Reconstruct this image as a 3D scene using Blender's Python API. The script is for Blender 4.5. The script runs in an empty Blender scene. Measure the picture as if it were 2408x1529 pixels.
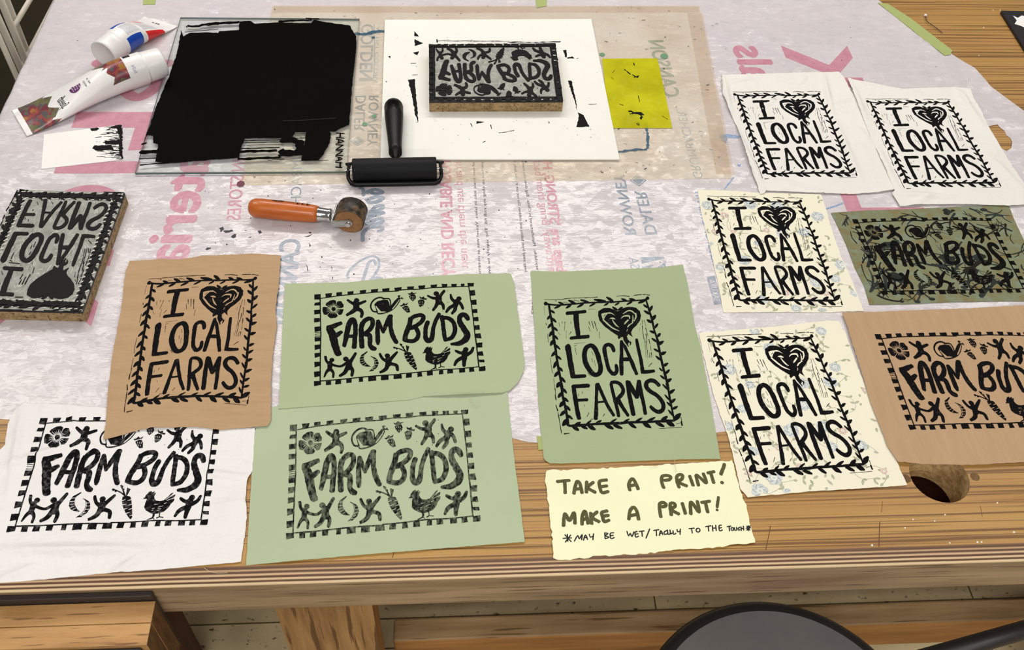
import bpy, bmesh, math, random
import numpy as np
from mathutils import Vector, Matrix
from mathutils.geometry import delaunay_2d_cdt

random.seed(7)
scene = bpy.context.scene
COL = scene.collection

# ------------------------------------------------------------------ camera
W, H = 2408, 1529
FPX, PITCH, ROLL = 2269.93, 0.867822, 0.0607652
YAW = -0.0981919
T = 0.78                       # table top height
HC = 0.95                      # camera height above table top
cam = bpy.data.cameras.new('camera')
cam.sensor_fit = 'HORIZONTAL'; cam.sensor_width = 36.0
cam.lens = FPX / W * 36.0
cam.clip_start = 0.05; cam.clip_end = 60
camo = bpy.data.objects.new('camera', cam); COL.objects.link(camo)
_c, _s = math.cos(ROLL), math.sin(ROLL)
_U = Vector((0, math.sin(PITCH), math.cos(PITCH)))
_F = Vector((0, math.cos(PITCH), -math.sin(PITCH)))
_R = Vector((1, 0, 0))
_rt = _R * _c + _U * _s
_up = _U * _c - _R * _s
_M = Matrix((( _rt.x, _up.x, -_F.x, 0), (_rt.y, _up.y, -_F.y, 0), (_rt.z, _up.z, -_F.z, 0), (0, 0, 0, 1)))
camo.matrix_world = Matrix.Translation((0, 0, T + HC)) @ Matrix.Rotation(YAW, 4, 'Z') @ _M
scene.camera = camo

# ------------------------------------------------------------------ world, lights, exposure
wd = bpy.data.worlds.new('room_air'); scene.world = wd
wd.use_nodes = True
wd.node_tree.nodes['Background'].inputs[0].default_value = (1.0, 0.965, 0.92, 1)
wd.node_tree.nodes['Background'].inputs[1].default_value = 0.17
def ceiling_or_fill_lamp(x, y, sx, sy, watts, col=(1.0, 0.965, 0.92)):
    l = bpy.data.lights.new('ceiling_or_fill_light', 'AREA'); l.shape = 'RECTANGLE'
    l.size = sx; l.size_y = sy; l.energy = watts; l.color = col
    o = bpy.data.objects.new('ceiling_or_fill_light', l); COL.objects.link(o)
    o.location = (x, y, 2.95)
    return o
ceiling_or_fill_lamp(0.0, 2.75, 2.3, 0.34, 64)
ceiling_or_fill_lamp(-1.7, 2.2, 0.5, 1.2, 22)
ceiling_or_fill_lamp(2.0, 2.2, 0.5, 1.2, 16)
ceiling_or_fill_lamp(-0.6, -0.9, 1.2, 0.6, 40)
ceiling_or_fill_lamp(1.5, -0.7, 0.6, 1.2, 28)
ceiling_or_fill_lamp(0.4, -3.0, 2.4, 0.4, 95)  # unseen fill lamp, added to brighten the floor under the bench
vs = scene.view_settings
scene.display_settings.display_device = 'sRGB'
vs.view_transform = 'Standard'; vs.look = 'None'; vs.exposure = -0.13; vs.gamma = 1.0
vs.use_curve_mapping = False

# ------------------------------------------------------------------ maths helpers
def PW(u, v, dz=0.0):
    """photo pixel -> world x, y on the horizontal plane at table top + dz"""
    x = (u - W / 2) / FPX; y = -(v - H / 2) / FPX
    x, y = _c * x - _s * y, _s * x + _c * y
    Y = math.cos(PITCH) + y * math.sin(PITCH); Z = -math.sin(PITCH) + y * math.cos(PITCH)
    t = -(HC - dz) / Z
    X, Y = x * t, Y * t
    ca, sa = math.cos(YAW), math.sin(YAW)
    return (ca * X - sa * Y, sa * X + ca * Y)
def PXR(org, s):
    """zoom-crop pixel -> photo pixel"""
    return lambda p: (org[0] + p[0] / s, org[1] + p[1] / s)
def crop(org, s, pts): return [(org[0] + x / s, org[1] + y / s) for x, y in pts]
def homography(src, dst):
    A = []
    for (x, y), (u, v) in zip(src, dst):
        A.append([x, y, 1, 0, 0, 0, -u * x, -u * y]); A.append([0, 0, 0, x, y, 1, -v * x, -v * y])
    h = np.linalg.solve(np.array(A, float), np.array(dst, float).ravel())
    m = np.append(h, 1).reshape(3, 3)
    def f(p):
        q = m @ np.array((p[0], p[1], 1.0)); return (q[0] / q[2], q[1] / q[2])
    return f
def hash2(i, j, k=0):
    n = (i * 374761393 + j * 668265263 + k * 974634521) & 0xffffffff
    n = ((n ^ (n >> 13)) * 1274126177) & 0xffffffff
    return ((n ^ (n >> 16)) & 0xffff) / 65535.0
def noise2(x, y, k=0):
    i, j = math.floor(x), math.floor(y); fx, fy = x - i, y - j
    fx = fx * fx * (3 - 2 * fx); fy = fy * fy * (3 - 2 * fy)
    a, b, c, d = hash2(i, j, k), hash2(i + 1, j, k), hash2(i, j + 1, k), hash2(i + 1, j + 1, k)
    return (a + (b - a) * fx) * (1 - fy) + (c + (d - c) * fx) * fy
def smooth(a, b, x):
    t = min(1, max(0, (x - a) / (b - a))); return t * t * (3 - 2 * t)
def lin(c):
    return tuple(((v / 255) / 12.92 if v / 255 <= 0.04045 else ((v / 255 + 0.055) / 1.055) ** 2.4) for v in c)
def seg_dist(p, a, b):
    ax, ay = a; bx, by = b; dx, dy = bx - ax, by - ay
    L = dx * dx + dy * dy
    t = 0 if L == 0 else max(0, min(1, ((p[0] - ax) * dx + (p[1] - ay) * dy) / L))
    return math.hypot(p[0] - ax - t * dx, p[1] - ay - t * dy), t
def inside(p, poly):
    r = False; j = len(poly) - 1
    for i in range(len(poly)):
        xi, yi = poly[i]; xj, yj = poly[j]
        if (yi > p[1]) != (yj > p[1]) and p[0] < (xj - xi) * (p[1] - yi) / (yj - yi) + xi: r = not r
        j = i
    return r
def catmull(pts, step, closed=False):
    n = len(pts)
    if n < 3:
        a, b = pts[0], pts[-1]; k = max(1, int(math.dist(a, b) / step))
        return [tuple(a[q] + (b[q] - a[q]) * i / k for q in range(len(a))) for i in range(k + 1)]
    out = []
    rng = n if closed else n - 1
    for i in range(rng):
        if closed: p0, p1, p2, p3 = pts[i - 1], pts[i], pts[(i + 1) % n], pts[(i + 2) % n]
        else: p0, p1, p2, p3 = pts[max(0, i - 1)], pts[i], pts[i + 1], pts[min(n - 1, i + 2)]
        k = max(1, int(math.dist(p1, p2) / step))
        for j in range(k):
            t = j / k
            out.append(tuple(0.5 * (2 * b + (c - a) * t + (2 * a - 5 * b + 4 * c - d) * t * t + (3 * b - a - 3 * c + d) * t ** 3)
                             for a, b, c, d in zip(p0, p1, p2, p3)))
    if not closed: out.append(tuple(pts[-1]))
    return out

# ------------------------------------------------------------------ materials
MATS = {}
def mat(name, srgb, rough=0.6, spec=0.4, var=None, bump=None, metal=0.0, coat=0.0, speck=None, rvar=None):
    """var=(scale, amount 0..1, second colour, stretch xyz); bump=(scale, strength, distance, stretch)"""
    if name in MATS: return MATS[name]
    m = bpy.data.materials.new(name); m.use_nodes = True
    nt = m.node_tree; N = nt.nodes; L = nt.links
    b = N['Principled BSDF']
    b.inputs['Base Color'].default_value = (*lin(srgb), 1)
    b.inputs['Roughness'].default_value = rough
    b.inputs['Specular IOR Level'].default_value = spec
    b.inputs['Metallic'].default_value = metal
    b.inputs['Coat Weight'].default_value = coat
    tc = N.new('ShaderNodeTexCoord')
    def noise(scale, stretch, detail=5, rough_=0.6):
        mp = N.new('ShaderNodeMapping'); mp.inputs['Scale'].default_value = stretch
        L.new(tc.outputs['Object'], mp.inputs['Vector'])
        t = N.new('ShaderNodeTexNoise'); t.inputs['Scale'].default_value = scale
        t.inputs['Detail'].default_value = detail; t.inputs['Roughness'].default_value = rough_
        L.new(mp.outputs[0], t.inputs['Vector']); return t
    col = None
    if var:
        sc, lo, hi, c2 = var[0], var[1], var[2], var[3]
        st = var[4] if len(var) > 4 else (1, 1, 1)
        t = noise(sc, st)
        r = N.new('ShaderNodeMapRange'); r.inputs[1].default_value = lo; r.inputs[2].default_value = hi
        L.new(t.outputs[0], r.inputs[0])
        mx = N.new('ShaderNodeMix'); mx.data_type = 'RGBA'
        mx.inputs[6].default_value = (*lin(srgb), 1); mx.inputs[7].default_value = (*lin(c2), 1)
        L.new(r.outputs[0], mx.inputs[0]); col = mx.outputs[2]
    if speck:
        sc, lo, hi, c3 = speck[0], speck[1], speck[2], speck[3]
        st = speck[4] if len(speck) > 4 else (1, 1, 1)
        t = noise(sc, st, 3, 0.5)
        r = N.new('ShaderNodeMapRange'); r.inputs[1].default_value = lo; r.inputs[2].default_value = hi
        L.new(t.outputs[0], r.inputs[0])
        mx = N.new('ShaderNodeMix'); mx.data_type = 'RGBA'
        if col: L.new(col, mx.inputs[6])
        else: mx.inputs[6].default_value = (*lin(srgb), 1)
        mx.inputs[7].default_value = (*lin(c3), 1)
        L.new(r.outputs[0], mx.inputs[0]); col = mx.outputs[2]
    if col: L.new(col, b.inputs['Base Color'])
    if rvar:
        t = noise(rvar[0], (1, 1, 1)); r = N.new('ShaderNodeMapRange')
        r.inputs[3].default_value = rvar[1]; r.inputs[4].default_value = rvar[2]
        L.new(t.outputs[0], r.inputs[0]); L.new(r.outputs[0], b.inputs['Roughness'])
    if bump:
        prev = None
        for bp in (bump if isinstance(bump, list) else [bump]):
            sc, strength, dist = bp[0], bp[1], bp[2]
            st = bp[3] if len(bp) > 3 else (1, 1, 1)
            t = noise(sc, st)
            bn = N.new('ShaderNodeBump'); bn.inputs['Strength'].default_value = strength; bn.inputs['Distance'].default_value = dist
            L.new(t.outputs[0], bn.inputs['Height'])
            if prev: L.new(prev.outputs[0], bn.inputs['Normal'])
            prev = bn
        L.new(prev.outputs[0], b.inputs['Normal'])
    MATS[name] = m; return m
def clear_mat(name, srgb, cover, rough=0.08, ior=1.45, bump=None, patch=None):
    """see-through film: mostly transparent with a tint, a thin milky layer and a gloss"""
    m = bpy.data.materials.new(name); m.use_nodes = True
    nt = m.node_tree; N = nt.nodes; L = nt.links
    b = N['Principled BSDF']; out = N['Material Output']
    b.inputs['Base Color'].default_value = (*lin(srgb), 1); b.inputs['Roughness'].default_value = rough
    b.inputs['IOR'].default_value = ior
    tr = N.new('ShaderNodeBsdfTransparent'); tr.inputs[0].default_value = (*lin(srgb), 1)
    mx = N.new('ShaderNodeMixShader'); mx.inputs[0].default_value = cover
    L.new(tr.outputs[0], mx.inputs[1]); L.new(b.outputs[0], mx.inputs[2]); L.new(mx.outputs[0], out.inputs[0])
    tc = N.new('ShaderNodeTexCoord')
    if patch:
        t = N.new('ShaderNodeTexNoise'); t.inputs['Scale'].default_value = patch[0]; t.inputs['Detail'].default_value = 6
        L.new(tc.outputs['Object'], t.inputs['Vector'])
        r = N.new('ShaderNodeMapRange'); r.inputs[1].default_value = .4; r.inputs[2].default_value = .62
        r.inputs[3].default_value = patch[1]; r.inputs[4].default_value = patch[2]
        L.new(t.outputs[0], r.inputs[0]); L.new(r.outputs[0], mx.inputs[0])
    if bump:
        t = N.new('ShaderNodeTexNoise'); t.inputs['Scale'].default_value = bump[0]; t.inputs['Detail'].default_value = 4
        L.new(tc.outputs['Object'], t.inputs['Vector'])
        bn = N.new('ShaderNodeBump'); bn.inputs['Strength'].default_value = bump[1]; bn.inputs['Distance'].default_value = bump[2]
        L.new(t.outputs[0], bn.inputs['Height']); L.new(bn.outputs[0], b.inputs['Normal'])
    MATS[name] = m; return m

# ------------------------------------------------------------------ mesh builder
def facets(m, layers, extra=()):
    """crinkled film: small flat facets tilted at random, each catches the lamps on its own"""
    nt = m.node_tree; N = nt.nodes; L = nt.links; b = N['Principled BSDF']
    tc = N.new('ShaderNodeTexCoord'); gm = N.new('ShaderNodeNewGeometry')
    if b.inputs['Normal'].links: cur = b.inputs['Normal'].links[0].from_socket
    else: cur = gm.outputs['Normal']
    for sc, tilt, stretch, warp in layers:
        wn = N.new('ShaderNodeTexNoise'); wn.inputs['Scale'].default_value = sc * .8; wn.inputs['Detail'].default_value = 3; L.new(tc.outputs['Object'], wn.inputs['Vector'])
        wa = N.new('ShaderNodeVectorMath'); wa.operation = 'MULTIPLY_ADD'; wa.inputs[1].default_value = (warp / sc,) * 3; L.new(wn.outputs['Color'], wa.inputs[0]); L.new(tc.outputs['Object'], wa.inputs[2])
        mp = N.new('ShaderNodeMapping'); mp.inputs['Scale'].default_value = stretch; L.new(wa.outputs[0], mp.inputs[0])
        vo = N.new('ShaderNodeTexVoronoi'); vo.inputs['Scale'].default_value = sc; L.new(mp.outputs[0], vo.inputs['Vector'])
        s1 = N.new('ShaderNodeVectorMath'); s1.operation = 'SUBTRACT'; s1.inputs[1].default_value = (.5, .5, .5); L.new(vo.outputs['Color'], s1.inputs[0])
        s2 = N.new('ShaderNodeVectorMath'); s2.operation = 'MULTIPLY'; s2.inputs[1].default_value = (tilt, tilt, 0); L.new(s1.outputs[0], s2.inputs[0])
        s3 = N.new('ShaderNodeVectorMath'); s3.operation = 'ADD'; L.new(cur, s3.inputs[0]); L.new(s2.outputs[0], s3.inputs[1])
        s4 = N.new('ShaderNodeVectorMath'); s4.operation = 'NORMALIZE'; L.new(s3.outputs[0], s4.inputs[0]); cur = s4.outputs[0]
    L.new(cur, b.inputs['Normal'])
class MB:
    def __init__(s): s.v = []; s.f = []; s.m = []; s.mats = []
    def mi(s, m):
        if m not in s.mats: s.mats.append(m)
        return s.mats.index(m)
    def add(s, vs, fs, m):
        o = len(s.v); k = s.mi(m); s.v += [tuple(p) for p in vs]
        for f in fs: s.f.append(tuple(i + o for i in f)); s.m.append(k)
    def box(s, a, b, m):
        x0, y0, z0 = a; x1, y1, z1 = b
        s.add([(x0, y0, z0), (x1, y0, z0), (x1, y1, z0), (x0, y1, z0), (x0, y0, z1), (x1, y0, z1), (x1, y1, z1), (x0, y1, z1)],
              [(3, 2, 1, 0), (4, 5, 6, 7), (0, 1, 5, 4), (1, 2, 6, 5), (2, 3, 7, 6), (3, 0, 4, 7)], m)
    def prism(s, poly, z0, z1, m, mside=None):
        n = len(poly)
        area = sum(poly[i][0] * poly[(i + 1) % n][1] - poly[(i + 1) % n][0] * poly[i][1] for i in range(n))
        if area < 0: poly = poly[::-1]
        s.add([(x, y, z1) for x, y in poly], [tuple(range(n))], m)
        s.add([(x, y, z0) for x, y in poly], [tuple(range(n - 1, -1, -1))], mside or m)
        s.add([(x, y, z0) for x, y in poly] + [(x, y, z1) for x, y in poly], [(i, (i + 1) % n, n + (i + 1) % n, n + i) for i in range(n)], mside or m)
    def tube(s, pts, r, m, n=12, caps=True):
        P = [Vector(p) for p in pts]; rs = r if isinstance(r, (list, tuple)) else [r] * len(P)
        vs = []; up = None
        for i, p in enumerate(P):
            d = (P[min(i + 1, len(P) - 1)] - P[max(i - 1, 0)]).normalized()
            if up is None: up = Vector((0, 0, 1)) if abs(d.z) < 0.9 else Vector((1, 0, 0))
            a = d.cross(up).normalized(); b = a.cross(d).normalized(); up = b
            for k in range(n):
                t = 2 * math.pi * k / n; vs.append(p + a * rs[i] * math.cos(t) + b * rs[i] * math.sin(t))
        fs = []
        for i in range(len(P) - 1):
            for k in range(n):
                k2 = (k + 1) % n; fs.append((i * n + k, i * n + k2, (i + 1) * n + k2, (i + 1) * n + k))
        if caps: fs.append(tuple(range(n - 1, -1, -1))); fs.append(tuple((len(P) - 1) * n + k for k in range(n)))
        s.add(vs, fs, m)
    def lathe(s, a, b, prof, m, n=40):
        """prof: (t along a->b in metres, radius)"""
        a = Vector(a); d = (Vector(b) - a).normalized()
        u = Vector((0, 0, 1)) if abs(d.z) < 0.9 else Vector((1, 0, 0))
        e1 = d.cross(u).normalized(); e2 = e1.cross(d)
        vs = []
        for t, r in prof:
            for k in range(n):
                q = 2 * math.pi * k / n; vs.append(a + d * t + (e1 * math.cos(q) + e2 * math.sin(q)) * max(r, 1e-5))
        fs = []
        for i in range(len(prof) - 1):
            for k in range(n):
                k2 = (k + 1) % n; fs.append((i * n + k, i * n + k2, (i + 1) * n + k2, (i + 1) * n + k))
        fs.append(tuple(range(n - 1, -1, -1))); fs.append(tuple((len(prof) - 1) * n + k for k in range(n)))
        s.add(vs, fs, m)
    def build(s, name, parent=None, smooth_=False, bevel=0, loc=None, auto=None):
        me = bpy.data.meshes.new(name)
        V = np.array(s.v, float)
        if loc is None:
            if parent is None:
                lo, hi = V.min(0), V.max(0); loc = Vector(((lo[0] + hi[0]) / 2, (lo[1] + hi[1]) / 2, lo[2]))
            else: loc = Vector((0, 0, 0))
        base = Vector(parent['_w']) if parent is not None else Vector((0, 0, 0))
        off = np.array(base + Vector(loc) if parent is not None else Vector(loc))
        me.from_pydata([tuple(p) for p in (V - off)], [], s.f)
        for m in s.mats: me.materials.append(m)
        me.polygons.foreach_set('material_index', s.m)
        if smooth_: me.polygons.foreach_set('use_smooth', [True] * len(me.polygons))
        me.update()
        o = bpy.data.objects.new(name, me); COL.objects.link(o)
        o.location = loc
        if parent is not None: o.parent = parent
        o['_w'] = tuple(base + Vector(loc)) if parent is not None else tuple(loc)
        if bevel:
            md = o.modifiers.new('bevel', 'BEVEL'); md.width = bevel; md.segments = 2; md.limit_method = 'ANGLE'
        return o
def thing(name, loc, label, cat, group=None):
    o = bpy.data.objects.new(name, None); COL.objects.link(o); o.location = loc; o['_w'] = tuple(loc)
    o.empty_display_size = 0.02
    return tag(o, label, cat, group)
def tag(o, label, cat, group=None, kind=None):
    o['label'] = label; o['category'] = cat
    if group: o['group'] = group
    if kind: o['kind'] = kind
    return o
def cdt(outline, grid, holes=(), extra=()):
    pts = [Vector(p) for p in outline]; edges = [(i, (i + 1) % len(outline)) for i in range(len(outline))]
    for h in holes:
        o = len(pts); pts += [Vector(p) for p in h]; edges += [(o + i, o + (i + 1) % len(h)) for i in range(len(h))]
    xs = [p[0] for p in outline]; ys = [p[1] for p in outline]
    if grid:
        x = min(xs) + grid * .5; r = 0
        while x < max(xs):
            y = min(ys) + grid * (.25 if r % 2 else .75)
            while y < max(ys):
                if inside((x, y), outline) and not any(inside((x, y), h) for h in holes): pts.append(Vector((x, y)))
                y += grid
            x += grid; r += 1
    pts += [Vector(p) for p in extra if inside(p, outline)]
    v, e, f, *_ = delaunay_2d_cdt(pts, edges, [], 0, 1e-7)
    fs = []
    for t in f:
        c = (sum(v[i].x for i in t) / 3, sum(v[i].y for i in t) / 3)
        if inside(c, outline) and not any(inside(c, h) for h in holes):
            a, b, c3 = [v[i] for i in t[:3]]
            t = tuple(t)
            if (b.x - a.x) * (c3.y - a.y) - (b.y - a.y) * (c3.x - a.x) < 0: t = t[::-1]
            fs.append(t)
    return [(p.x, p.y) for p in v], fs
def sub_edges(poly, step, jit=0.0, seed=0):
    out = []; n = len(poly)
    for i in range(n):
        a, b = poly[i], poly[(i + 1) % n]; k = max(1, int(math.dist(a, b) / step))
        for j in range(k):
            t = j / k; q = (a[0] + (b[0] - a[0]) * t, a[1] + (b[1] - a[1]) * t)
            if jit:
                h = (noise2(q[0] * 260, q[1] * 260, seed) - .5) * 2 * jit; h2 = (noise2(q[0] * 260, q[1] * 260, seed + 9) - .5) * 2 * jit
                q = (q[0] + h, q[1] + h2)
            out.append(q)
    return out
def ccw(p):
    n = len(p)
    return p if sum(p[i][0] * p[(i + 1) % n][1] - p[(i + 1) % n][0] * p[i][1] for i in range(n)) > 0 else p[::-1]

# ------------------------------------------------------------------ flat artwork: strokes and fills
INK_W = 1.0
class Art:
    """list of small flat meshes: (verts2d, faces, key, layer)"""
    def __init__(s): s.items = []
    def stroke(s, pts, w, key='ink', layer=0, step=3.0, jit=0.06, closed=False, cap=True, seed=None):
        n0 = len(pts)
        ws = list(w) if isinstance(w, (list, tuple)) else [w]
        if len(ws) < n0:
            ws = [ws[0] + (ws[-1] - ws[0]) * i / max(1, n0 - 1) for i in range(n0)]
        P = catmull([(*p, q) for p, q in zip(pts, ws)], step, closed)
        vs = []; fs = []; n = len(P)
        seed = random.random() * 500 if seed is None else seed
        if key == 'ink': P = [(x, y, q * INK_W) for x, y, q in P]
        for i, (x, y, q) in enumerate(P):
            a = P[(i - 1) % n if closed else max(0, i - 1)]; b = P[(i + 1) % n if closed else min(n - 1, i + 1)]
            dx, dy = b[0] - a[0], b[1] - a[1]; l = math.hypot(dx, dy) or 1
            nx, ny = -dy / l, dx / l
            j1 = 1 + jit * 2 * (noise2(i * .55 + seed, 1.3) - .5) * 2; j2 = 1 + jit * 2 * (noise2(i * .55 + seed, 7.7) - .5) * 2
            vs += [(x + nx * q / 2 * j1, y + ny * q / 2 * j1), (x - nx * q / 2 * j2, y - ny * q / 2 * j2)]
        for i in range(n - 1 + (1 if closed else 0)):
            k = (i + 1) % n; fs.append((2 * i, 2 * i + 1, 2 * k + 1, 2 * k))
        if cap and not closed and n > 1:
            for e, i in ((-1, 0), (1, n - 1)):
                x, y, q = P[i]; a = P[1] if i == 0 else P[n - 2]
                dx, dy = x - a[0], y - a[1]; l = math.hypot(dx, dy) or 1; dx /= l; dy /= l
                base = len(vs); ring = []
                for k in range(1, 5):
                    t = math.pi * k / 5; r = q / 2 * (0.85 + .3 * random.random() * (jit > 0))
                    c, sn = math.cos(t), math.sin(t) * .8
                    # from +normal side round to -normal side
                    nx, ny = (-dy, dx) if e == 1 else (dy, -dx)
                    vs.append((x + nx * r * c + dx * r * sn, y + ny * r * c + dy * r * sn)); ring.append(base + k - 1)
                f = (2 * i, *ring, 2 * i + 1)
                fs.append(f if e == 1 else f)
        s.items.append((vs, fs, key, layer)); return s
    def fill(s, poly, key='ink', layer=0, grid=None, jit=0.0):
        poly = list(poly)
        if jit: poly = sub_edges_px(poly, 4, jit)
        v, f = cdt(poly, grid) if (grid or len(poly) > 4) else (poly, [tuple(range(len(poly)))])
        s.items.append((v, f, key, layer)); return s
    def disc(s, c, r, key='ink', layer=0, n=14, ry=None):
        ry = ry or r
        v = [(c[0] + r * math.cos(2 * math.pi * k / n), c[1] + ry * math.sin(2 * math.pi * k / n)) for k in range(n)]
        s.items.append((v, [tuple(range(n))], key, layer)); return s
    def mapped(s, f):
        a = Art(); a.items = [([f(p) for p in v], fs, k, l) for v, fs, k, l in s.items]; return a
def sub_edges_px(poly, step, jit):
    out = []; n = len(poly)
    for i in range(n):
        a, b = poly[i], poly[(i + 1) % n]; k = max(1, int(math.dist(a, b) / step))
        for j in range(k):
            t = j / k
            out.append((a[0] + (b[0] - a[0]) * t + random.uniform(-jit, jit), a[1] + (b[1] - a[1]) * t + random.uniform(-jit, jit)))
    return out
def lay(mb, art, zf, mats, off=0.0002, dl=0.00012, relief=None):
    """put flat artwork (world xy) on a surface zf(x,y); relief = depth of the raised sides"""
    for n_, (v, fs, key, layer) in enumerate(art.items):
        m = mats.get(key)
        if m is None: continue
        e_ = (n_ % 23) * 1e-6
        vs = [(x, y, zf(x, y) + off + dl * layer + e_ + (i_ % 400) * 1.2e-7) for i_, (x, y) in enumerate(v)]
        F = []
        for f in fs:
            a = sum(v[f[i]][0] * v[f[(i + 1) % len(f)]][1] - v[f[(i + 1) % len(f)]][0] * v[f[i]][1] for i in range(len(f)))
            F.append(f if a > 0 else f[::-1])
        mb.add(vs, F, m)
        if relief:
            cnt = {}
            for f in F:
                for i in range(len(f)):
                    a, b = f[i], f[(i + 1) % len(f)]
                    if (b, a) in cnt: cnt.pop((b, a))
                    else: cnt[(a, b)] = 1
            for a, b in cnt:
                A, B = vs[a], vs[b]
                mb.add([A, B, (B[0], B[1], B[2] - relief), (A[0], A[1], A[2] - relief)], [(0, 3, 2, 1)], m)

# ------------------------------------------------------------------ the two lino-cut designs, in photo pixels of one print each
def fb_design():
    A = Art()
    s = 8.496
    L = lambda pts: crop((660, 940), s, pts); R = lambda pts: crop((880, 940), s, pts)
    C = lambda pts: crop((660, 1100), s, pts); D = lambda pts: crop((880, 1100), s, pts)
    def st(F, pts, w, **k): A.stroke(F(pts), [q / s for q in w] if isinstance(w, (list, tuple)) else w / s, **k)
    def pl(F, polys, **k):
        for p in polys: A.fill(F(p), jit=0.35, **k)
    pl(L, [[(190,515),(330,500),(325,610),(310,635),(185,635)],[(430,490),(580,472),(555,575),(435,590)],[(672,460),(795,445),(795,535),(675,550)],
      [(917,435),(1055,420),(1045,500),(920,515)],[(1190,405),(1335,390),(1315,475),(1195,485)],[(1440,380),(1600,365),(1585,450),(1440,465)],[(1690,360),(1850,345),(1840,430),(1695,445)],
      [(200,710),(300,700),(300,775),(175,785)],[(170,895),(300,880),(300,985),(170,1000)],[(165,1095),(290,1090),(290,1185),(160,1200)],[(165,1310),(300,1295),(300,1405),(165,1435)]])
    pl(R, [[(88,335),(255,318),(240,400),(100,412)],[(375,305),(530,292),(515,372),(380,380)],[(625,280),(778,262),(765,360),(640,370)],[(900,260),(1050,242),(1040,325),(915,335)],
      [(1150,235),(1280,230),(1272,318),(1160,322)],[(1365,235),(1490,230),(1485,300),(1375,305)],[(1580,228),(1668,222),(1660,290),(1592,295)],[(1735,210),(1880,205),(1875,290),(1745,295)],
      [(1785,395),(1900,385),(1912,515),(1800,525)],[(1810,635),(1930,620),(1938,745),(1820,755)],[(1830,870),(1945,858),(1952,960),(1840,965)],[(1860,1070),(1965,1058),(1978,1165),(1865,1165)],
      [(1880,1275),(1992,1262),(2005,1385),(1890,1390)]])
    pl(C, [[(160,215),(300,210),(295,300),(160,320)],[(155,400),(285,390),(285,490),(150,530)],[(145,610),(280,595),(270,690),(145,725)],[(135,830),(270,825),(250,930),(135,965)],
      [(120,1075),(270,1060),(265,1185),(120,1215)],[(108,1315),(265,1310),(265,1410),(110,1440)],[(375,1320),(490,1310),(490,1410),(370,1415)],[(590,1295),(715,1285),(710,1385),(580,1400)],
      [(830,1265),(950,1260),(945,1360),(825,1370)],[(1110,1235),(1205,1230),(1200,1335),(1110,1345)],[(1325,1215),(1495,1195),(1500,1310),(1320,1330)],[(1610,1195),(1780,1180),(1780,1290),(1605,1305)],
      [(1895,1170),(2070,1155),(2080,1260),(1890,1275)]])
    pl(D, [[(310,1130),(440,1120),(435,1235),(300,1245)],[(565,1110),(660,1100),(675,1210),(565,1225)],[(780,1085),(915,1070),(915,1180),(780,1195)],[(1060,1060),(1150,1050),(1155,1155),(1050,1165)],
      [(1245,1045),(1370,1030),(1380,1130),(1245,1145)],[(1515,1020),(1650,1010),(1655,1110),(1515,1125)],[(1750,1000),(1855,990),(1865,1095),(1745,1105)],[(1970,975),(2115,955),(2125,1065),(2090,1080),(1970,1085)],
      [(1885,130),(2015,118),(2040,250),(1900,240)],[(1910,370),(2055,350),(2055,480),(1920,480)],[(1935,595),(2060,575),(2080,690),(1940,680)],[(1970,795),(2090,785),(2105,860),(1980,855)]])
    st(L, [(320,608),(680,545),(900,515),(1240,480),(1640,440),(2045,415)], 20); st(R, [(170,402),(365,375),(640,365),(900,330),(1160,318),(1500,300),(1755,292)], 20)
    st(L, [(312,600),(305,1100),(300,1529)], 22); st(C, [(298,160),(285,400),(265,850),(245,1330)], 24)
    st(C, [(250,1312),(700,1275),(1100,1230),(1500,1190),(2045,1155)], 24); st(D, [(170,1140),(560,1105),(1050,1045),(1500,1020),(1980,970)], 22)
    st(R, [(1762,295),(1800,620),(1840,960),(1880,1400),(1890,1529)], 22); st(D, [(1888,160),(1915,350),(1945,700),(1970,975)], 28)
    for y in (95, 135, 175, 200): st(C, [(170, y), (230, y - 8), (285, y - 10)], 10, jit=.3)
    B = lambda pts: L(pts); E2 = lambda pts: R(pts)
    # FARM
    st(B, [(500,1370),(555,1509),(605,1759),(668,1990)], [150,165,160,140]); st(B, [(475,1345),(610,1285),(750,1220)], [130,105,80]); st(B, [(560,1570),(650,1520),(755,1440)], [120,100,75])
    st(B, [(808,1785),(860,1560),(905,1340),(960,1180),(1020,1130),(1062,1200),(1070,1400),(1052,1600),(1030,1825)], [85,110,115,110,105,100,100,100,105]); st(B, [(880,1545),(1060,1545)], 80, step=2)
    st(B, [(1200,1820),(1195,1500),(1200,1330),(1225,1230)], 105); st(B, [(1205,1260),(1290,1150),(1390,1100),(1450,1140),(1450,1260),(1390,1380),(1290,1470),(1230,1500)], 95)
    st(B, [(1260,1490),(1370,1520),(1388,1620),(1380,1750),(1430,1840),(1490,1865)], [100,115,105,95,110,95])
    st(B, [(1575,1165),(1560,1400),(1560,1650),(1562,1740)], [80,95,100,70]); st(B, [(1580,1165),(1640,1320),(1690,1450)], [80,75,65]); st(B, [(1688,1440),(1760,1250),(1845,1050)], [60,100,100])
    st(B, [(1855,1040),(1850,1280),(1880,1480),(1925,1610),(1975,1700)], [100,95,100,105,95])
    # BUDS
    st(E2, [(440,1110),(400,1280),(350,1420),(305,1560),(298,1640)], 105); st(E2, [(430,1120),(520,1050),(640,1015),(705,1030),(730,1080),(690,1170),(590,1260),(480,1320),(420,1340)], 92)
    st(E2, [(430,1345),(530,1325),(580,1400),(605,1490),(580,1590),(500,1660),(400,1668),(310,1650)], 95)
    st(E2, [(820,1185),(775,1350),(765,1500),(772,1600),(825,1652),(890,1635),(928,1500),(945,1350),(1000,1160),(1085,985)], [90,95,95,110,130,115,95,90,85,80])
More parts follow.
